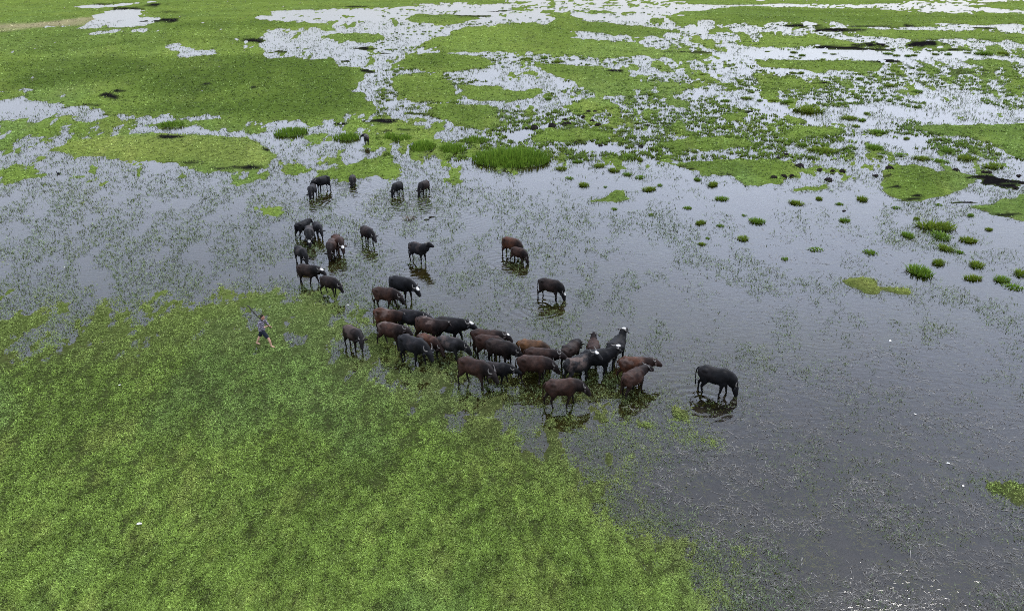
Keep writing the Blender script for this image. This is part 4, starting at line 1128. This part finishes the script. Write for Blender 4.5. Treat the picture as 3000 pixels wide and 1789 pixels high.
    for s in (-1, 1):
        HV, HF = [], []
        b0 = hb + lat * (s * .075) + up * .07 + h * .0
        k = horn * .75
        loft(HV, HF, [(b0, .042, .034), (b0 + lat * (s * .09 * k) - h * (.03 * k) + up * .0, .038, .030), (b0 + lat * (s * .17 * k) - h * (.12 * k) - up * (.01 * k), .031, .025), (b0 + lat * (s * .19 * k) - h * (.24 * k) + up * (.05 * k), .022, .018),
                      (b0 + lat * (s * .14 * k) - h * (.34 * k) + up * (.12 * k), .006, .006)], 8, lat=up)
        horns.append((HV, HF))
    horns = [(sq(a_), b_) for a_, b_ in horns]
    EV = sq(EV); TV = sq(TV); sc_ = Vector((.90, 1.03, 1.04))
    hb, blp = hb * sc_, (hb + h * .09 + up * .145) * sc_
    return src, (EV, EF), (TV, TF), horns, blp, hb, h

sources = [buffalo_source(i, r_) for i, r_ in enumerate(HERD)]

# ---- the herdsman: skin, shirt and shorts as three fused meshes
def person_sources():
    V, Fc = [], []
    # frame: x = the way he faces, y = his left (away from camera), z up
    hip = Vector((-.02, 0, .88))
    chest = Vector((.00, 0, 1.25)); neck = Vector((.06, 0, 1.42)); head = Vector((.12, -.01, 1.57))
    loft(V, Fc, [(hip - Vector((0, 0, .08)), .13, .10), (hip, .155, .115), (hip + Vector((.0, 0, .15)), .135, .10), (chest - Vector((0, 0, .05)), .165, .115), (chest + Vector((.02, 0, .08)), .165, .10), (neck - Vector((.02, 0, .03)), .08, .07), (neck + Vector((.02, 0, .05)), .058, .06)], 16)
    loft(V, Fc, [(neck, .055, .058), (head - Vector((.02, 0, .10)), .055, .06), (head - Vector((-.02, 0, .085)), .055, .065), (head - Vector((-.015, 0, .04)), .07, .085), (head + Vector((0, 0, .02)), .077, .098), (head + Vector((-.005, 0, .07)), .07, .09), (head + Vector((-.01, 0, .115)), .03, .04)], 14)
    ball(V, Fc, head + Vector((.105, 0, -.015)), (.022, .016, .022), 8)      # nose
    ball(V, Fc, head + Vector((.085, 0, -.075)), (.02, .028, .012), 8)       # mouth
    for s in (-1, 1):
        ball(V, Fc, head + Vector((-.01, s * .078, -.01)), (.02, .012, .03), 8)
    fl_, fr_ = Vector((-.47, .08, .06)), Vector((.43, -.09, .05))
    # rear (his left, far) leg and front (near) leg
    loft(V, Fc, [(hip + Vector((-.03, .09, -.02)), .085, .09), (Vector((-.16, .11, .62)), .075, .08), (Vector((-.25, .12, .45)), .058, .062), (Vector((-.33, .11, .30)), .058, .062), (Vector((-.42, .10, .13)), .036, .04), (Vector((-.46, .10, .07)), .038, .045)], 12)
    loft(V, Fc, [(Vector((-.49, .10, .075)), .035, .035), (Vector((-.44, .10, .045)), .04, .034), (Vector((-.36, .10, .028)), .045, .025), (Vector((-.28, .10, .022)), .03, .016)], 10)
    loft(V, Fc, [(hip + Vector((.02, -.09, -.02)), .085, .09), (Vector((.18, -.11, .66)), .078, .082), (Vector((.31, -.12, .48)), .06, .064), (Vector((.37, -.12, .33)), .056, .062), (Vector((.40, -.11, .14)), .036, .04), (Vector((.41, -.11, .07)), .038, .044)], 12)
    loft(V, Fc, [(Vector((.37, -.11, .05)), .035, .04), (Vector((.43, -.11, .045)), .04, .036), (Vector((.51, -.12, .028)), .046, .024), (Vector((.60, -.12, .020)), .03, .014)], 10)
    hand_n, hand_f = Vector((.40, -.07, 1.16)), Vector((.45, -.03, 1.08))
    # near arm: shoulder, elbow by the ribs, forearm forward
    loft(V, Fc, [(Vector((.0, -.19, 1.36)), .055, .06), (Vector((-.02, -.25, 1.21)), .045, .05), (Vector((.02, -.26, 1.08)), .042, .044), (Vector((.20, -.19, 1.10)), .037, .038), (Vector((.33, -.10, 1.14)), .026, .028), (hand_n, .028, .04)], 12)
    loft(V, Fc, [(Vector((.05, .19, 1.36)), .055, .06), (Vector((.14, .23, 1.22)), .045, .05), (Vector((.22, .20, 1.10)), .042, .044), (Vector((.33, .09, 1.08)), .035, .036), (Vector((.41, .01, 1.075)), .026, .028), (hand_f, .028, .04)], 12)
    skin = fuse_later('body', V, Fc, .0155, 3)
    EV, EF = [], []
    sd = Vector((-.83, -.02, 1.05)).normalized()      # along the stick
    for hnd, s in ((hand_n, -1), (hand_f, 1)):
        for q in range(4):
            o_ = hnd + sd * (.030 - .020 * q) + Vector((.012, s * .02, 0))
            ln = (.9, 1., .95, .8)[q]
            loft(EV, EF, [(o_, .009, .009), (o_ + Vector((.035 * ln, s * .012, .008)), .0085, .0085), (o_ + Vector((.045 * ln, -s * .018, -.004)), .008, .008), (o_ + Vector((.020, -s * .036 * ln, -.006)), .006, .006)], 6, lat=sd)
        t0 = hnd + sd * .035 + Vector((-.005, -s * .005, .01))
        loft(EV, EF, [(t0 - sd * .03, .011, .011), (t0 + Vector((.016, -s * .02, .012)), .010, .010), (t0 + sd * .02 + Vector((.034, -s * .022, .006)), .006, .006)], 6, lat=sd)
    # shirt
    V, Fc = [], []
    loft(V, Fc, [(hip - Vector((.0, 0, .02)), .20, .165), (hip + Vector((0, 0, .12)), .185, .15), (hip + Vector((0, 0, .24)), .185, .145), (chest, .20, .145), (chest + Vector((.02, 0, .10)), .19, .125), (neck - Vector((.02, 0, .035)), .11, .09), (neck, .075, .075)], 18)
    loft(V, Fc, [(Vector((.0, -.17, 1.36)), .075, .08), (Vector((-.025, -.25, 1.21)), .066, .07), (Vector((.01, -.265, 1.085)), .062, .064), (Vector((.10, -.23, 1.085)), .056, .058), (Vector((.21, -.185, 1.10)), .05, .05)], 12)
    loft(V, Fc, [(Vector((.05, .17, 1.36)), .075, .08), (Vector((.14, .23, 1.22)), .064, .068), (Vector((.22, .20, 1.10)), .06, .06), (Vector((.32, .10, 1.085)), .05, .05)], 12)
    shirt = fuse_later('shirt', V, Fc, .017, 3)
    V, Fc = [], []
    loft(V, Fc, [(hip + Vector((0, 0, .06)), .175, .135), (hip - Vector((0, 0, .04)), .18, .14), (hip - Vector((0, 0, .11)), .12, .10)], 16)
    loft(V, Fc, [(hip + Vector((-.03, .085, .0)), .10, .11), (Vector((-.16, .11, .62)), .105, .11), (Vector((-.235, .12, .475)), .092, .095)], 14)
    loft(V, Fc, [(hip + Vector((.02, -.085, .0)), .10, .11), (Vector((.18, -.11, .66)), .105, .11), (Vector((.29, -.12, .51)), .092, .095)], 14)
    shorts = fuse_later('shorts', V, Fc, .017, 3)
    V, Fc = [], []
    loft(V, Fc, [(head + Vector((-.07, 0, -.05)), .06, .03), (head + Vector((-.06, 0, .0)), .081, .05), (head + Vector((-.025, 0, .05)), .082, .085), (head + Vector((-.008, 0, .095)), .07, .095), (head + Vector((-.01, 0, .128)), .035, .045)], 14)
    hair = fuse_later('hair', V, Fc, .014, 2)
    V, Fc = [], []
    loft(V, Fc, [(head + Vector((.075, 0, -.085)), .045, .022), (head + Vector((.062, 0, -.12)), .04, .03), (head + Vector((.05, 0, -.145)), .015, .012)], 10)
    beard = fuse_later('beard', V, Fc, .011, 1)
    return skin, (EV, EF), shirt, shorts, hair, beard, sd, hand_n, head
PERSON = person_sources()
bpy.context.view_layer.update()

MAT_HORN = attr_material('horn', 'col', .45, .4, noise=(20, .8, 1.2))
def paint_buffalo(co, n, rec, seed, blz, hb, h):
    u, v, hd, size, pose, st, base, dust, blaze, horn, sink, label = rec
    base = np.array(base)
    X_, Y_, Z_ = co[:, 0], co[:, 1], co[:, 2]
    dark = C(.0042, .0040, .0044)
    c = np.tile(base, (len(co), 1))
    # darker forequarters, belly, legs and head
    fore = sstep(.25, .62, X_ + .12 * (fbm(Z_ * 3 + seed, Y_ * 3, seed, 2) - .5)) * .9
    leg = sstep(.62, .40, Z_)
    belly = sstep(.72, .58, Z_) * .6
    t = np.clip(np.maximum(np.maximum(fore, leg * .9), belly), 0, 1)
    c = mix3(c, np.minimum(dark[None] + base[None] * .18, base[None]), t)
    # worn / reddish patches along the flanks and dust on the back
    pn = fbm(X_ * 3.1 + seed * 1.7, Z_ * 3.3 + Y_ * 2.1, 200 + seed, 4)
    c = c * (.30 + 1.45 * pn ** 1.3)[:, None]
    if dust > 0:
        dn = sstep(.46, .62, fbm(X_ * 4.3 + 3 * seed, Y_ * 5 + Z_ * 3, 260 + seed, 4))
        m = dn * sstep(.75, 1.1, Z_) * sstep(.55, .1, X_) * dust
        c = mix3(c, C(.085, .060, .050)[None], m * .8)
    # paler fetlocks on some
    if seed % 4 == 0:
        c = mix3(c, C(.09, .07, .06)[None], sstep(.16, .08, Z_) * .5)
    # lighter muzzle ring
    mz = np.linalg.norm(co - np.array(tuple(hb + h * .47)), axis=1)
    c = mix3(c, C(.016, .014, .014)[None], sstep(.09, .05, mz) * .7)
    if blaze:
        dd = np.linalg.norm((co - np.array(tuple(blz))) * np.array([1, 1, 1]), axis=1)
        nn = .03 * (fbm(X_ * 14, Y_ * 14 + Z_ * 9, 300 + seed, 2) - .5)
        c = mix3(c, C(.50, .48, .45)[None], sstep((.10 * blaze + .025), .075 * blaze, dd + nn))
    return c
for i, rec in enumerate(HERD):
    u, v, hd, size, pose, st, base, dust, blaze, horn, sink, label = rec
    src, ears, tail, horns, blz, hb, h = sources[i]
    gx, gy = ground(u, v); gx, gy = float(gx), float(gy)
    gz = min(ground_z(gx, gy), .06) if gy < 45 else min(ground_z(gx, gy), 0.0)
    root = link('water_buffalo', None, None, label, 'buffalo', 'herd of water buffalo', loc=(gx, gy, max(gz, -.13) - sink))
    root.empty_display_size = .3
    root.rotation_euler.z = R(hd)
    s_ = size * .985
    root.scale = (s_, s_, s_)
    me, co, n = fused(src, ears)
    set_col(me, paint_buffalo(co, n, rec, i, blz, hb, h))
    me.materials.append(MAT_FUR)
    link('body', me, root)
    tv = np.array([tuple(q) for q in tail[0]])
    me = bpy.data.meshes.new('tail'); me.from_pydata(tv.tolist(), [], tail[1])
    me.polygons.foreach_set('use_smooth', np.ones(len(tail[1]), bool))
    set_col(me, np.tile(np.array(base) * .7, (len(tv), 1))); me.materials.append(MAT_FUR)
    link('tail', me, root)
    for HV, HF in horns:
        hv = np.array([tuple(q) for q in HV])
        me = bpy.data.meshes.new('horn'); me.from_pydata(hv.tolist(), [], HF)
        me.polygons.foreach_set('use_smooth', np.ones(len(HF), bool))
        set_col(me, np.tile(C(.10, .09, .08), (len(hv), 1))); me.materials.append(MAT_HORN)
        link('horn', me, root)

# ---- herdsman
skin, fingers, shirt, shorts, hair, beard, sdir, hand_n, headp = PERSON
gx, gy = ground(776, 1014); gx, gy = float(gx), float(gy)
PZ = max(ground_z(gx, gy), 0.0)
man = link('person', None, None, 'man in checked shirt and dark shorts striding barefoot with a stick', 'person', loc=(gx, gy, PZ))
man.rotation_euler.z = R(-8)
man.scale = (.94, .94, .94)
me, co, n = fused(skin, fingers)
skc = np.tile(C(.42, .24, .17), (len(co), 1))
skc = mix3(skc, C(.33, .16, .11)[None], sstep(1.40, 1.5, co[:, 2]))
eye = np.minimum(np.linalg.norm(co - np.array(tuple(headp + Vector((.095, -.032, .02)))), axis=1), np.linalg.norm(co - np.array(tuple(headp + Vector((.095, .032, .02)))), axis=1))
skc = mix3(skc, C(.02, .015, .012)[None], sstep(.02, .012, eye))
set_col(me, skc)
me.materials.append(attr_material('skin', 'col', .5, .35, noise=(40, .92, 1.08)))
link('body', me, man)
MAT_SHIRT, st_, sb_ = material('checked_shirt', .85, .1)
tcn = add(st_, 'ShaderNodeTexCoord')
sp_ = add(st_, 'ShaderNodeSeparateXYZ'); st_.links.new(tcn.outputs['Object'], sp_.inputs[0])
def stripe(sock, freq, thr):
    a = add(st_, 'ShaderNodeMath', operation='MULTIPLY'); a.inputs[1].default_value = freq; st_.links.new(sock, a.inputs[0])
    b = add(st_, 'ShaderNodeMath', operation='FRACT'); st_.links.new(a.outputs[0], b.inputs[0])
    c_ = add(st_, 'ShaderNodeMath', operation='LESS_THAN'); c_.inputs[1].default_value = thr; st_.links.new(b.outputs[0], c_.inputs[0])
    return c_.outputs[0]
hv_ = add(st_, 'ShaderNodeMath', operation='ADD')
st_.links.new(sp_.outputs['X'], hv_.inputs[0]); st_.links.new(sp_.outputs['Y'], hv_.inputs[1])
s1, s2 = stripe(sp_.outputs['Z'], 10.5, .42), stripe(hv_.outputs[0], 11.0, .42)
sm = add(st_, 'ShaderNodeMath', operation='ADD'); st_.links.new(s1, sm.inputs[0]); st_.links.new(s2, sm.inputs[1])
s3 = add(st_, 'ShaderNodeMath', operation='MULTIPLY'); s3.inputs[1].default_value = .5; st_.links.new(sm.outputs[0], s3.inputs[0])
rp = add(st_, 'ShaderNodeValToRGB'); rp.color_ramp.elements[0].color = (.05, .042, .055, 1); rp.color_ramp.elements[1].color = (.34, .32, .355, 1)
e_ = rp.color_ramp.elements.new(.5); e_.color = (.14, .122, .15, 1)
st_.links.new(s3.outputs[0], rp.inputs[0]); st_.links.new(rp.outputs[0], sb_.inputs['Base Color'])
def plain(name, colr_, rough=.85):
    m, t, b = material(name, rough, .15)
    n_ = add(t, 'ShaderNodeTexNoise'); n_.inputs['Scale'].default_value = 25
    r_ = add(t, 'ShaderNodeValToRGB')
    r_.color_ramp.elements[0].color = tuple(q * .75 for q in colr_) + (1,); r_.color_ramp.elements[1].color = tuple(q * 1.25 for q in colr_) + (1,)
    t.links.new(n_.outputs['Fac'], r_.inputs[0]); t.links.new(r_.outputs[0], b.inputs['Base Color'])
    return m
for src, nm, mt in ((shirt, 'shirt', MAT_SHIRT), (shorts, 'shorts', plain('dark_cloth', (.012, .014, .022))), (hair, 'hair', plain('dark_hair', (.014, .010, .008))), (beard, 'beard', plain('beard_hair', (.014, .010, .008)))):
    me, co, n = fused(src)
    me.materials.append(mt)
    link(nm, me, man)
# the stick in his hands
M = Matrix.Translation((gx, gy, PZ)) @ Matrix.Rotation(R(-8), 4, 'Z') @ Matrix.Scale(.94, 4)
SV, SF = [], []
a0 = hand_n + Vector((.025, -.012, 0))
pts = [(a0 - sdir * .16, .010, .010), (a0, .0125, .0125), (a0 + sdir * .35 + Vector((0, -.10, 0)), .014, .014), (a0 + sdir * .75 + Vector((.01, -.16, .0)), .015, .015), (a0 + sdir * 1.1 + Vector((0, -.15, .01)), .017, .017), (a0 + sdir * 1.32 + Vector((.015, -.13, .035)), .018, .018), (a0 + sdir * 1.38 + Vector((-.02, -.13, .02)), .012, .012)]
loft(SV, SF, [(M @ p, a * 1.9, b * 1.9) for p, a, b in pts], 8)
c0 = M @ a0
me = bpy.data.meshes.new('herding_stick')
me.from_pydata([tuple(q - c0) for q in SV], [], SF)
me.polygons.foreach_set('use_smooth', np.ones(len(SF), bool))
me.materials.append(plain('dark_wood', (.03, .028, .022), .6))
link('herding_stick', me, None, 'long dark wooden stick raised over the man\'s shoulder', 'stick', loc=c0)

# ---- a waterbird far left
BV, BF = [], []
loft(BV, BF, [((-.24, 0, .10), .01, .01), ((-.18, 0, .08), .05, .035), ((-.06, 0, .06), .09, .075), ((.06, 0, .06), .09, .08), ((.14, 0, .07), .05, .055), ((.18, 0, .09), .02, .025)], 12)
loft(BV, BF, [((.11, 0, .08), .04, .04), ((.16, 0, .15), .03, .03), ((.17, 0, .20), .03, .03), ((.18, 0, .235), .032, .034), ((.18, 0, .265), .012, .012)], 10)
bsrc = fuse_later('body', BV, BF, .014, 2)
bpy.context.view_layer.update()
gx, gy = ground(172, 509)
bird = link('waterbird', None, None, 'small black waterbird swimming in the weedy water at far left', 'bird', loc=(float(gx), float(gy), -.02))
bird.rotation_euler.z = R(175)
me, co, n = fused(bsrc); me.materials.append(plain('black_feather', (.010, .010, .013), .6)); link('body', me, bird)
LV, LF = [], []
loft(LV, LF, [((.20, 0, .235), .016, .018), ((.235, 0, .228), .009, .010), ((.255, 0, .222), .002, .002)], 8)
me = bpy.data.meshes.new('bill'); me.from_pydata([tuple(q) for q in LV], [], LF); me.materials.append(plain('pale_bill', (.55, .45, .40), .5)); link('bill', me, bird)

for o in TEMP:
    me = o.data
    bpy.data.objects.remove(o)
    bpy.data.meshes.remove(me)
for o in SC.objects:
    if o.get('kind'): print('TRI', o.name, len(o.data.polygons))
print('done', sum(len(o.data.polygons) for o in SC.objects if o.type == 'MESH'))
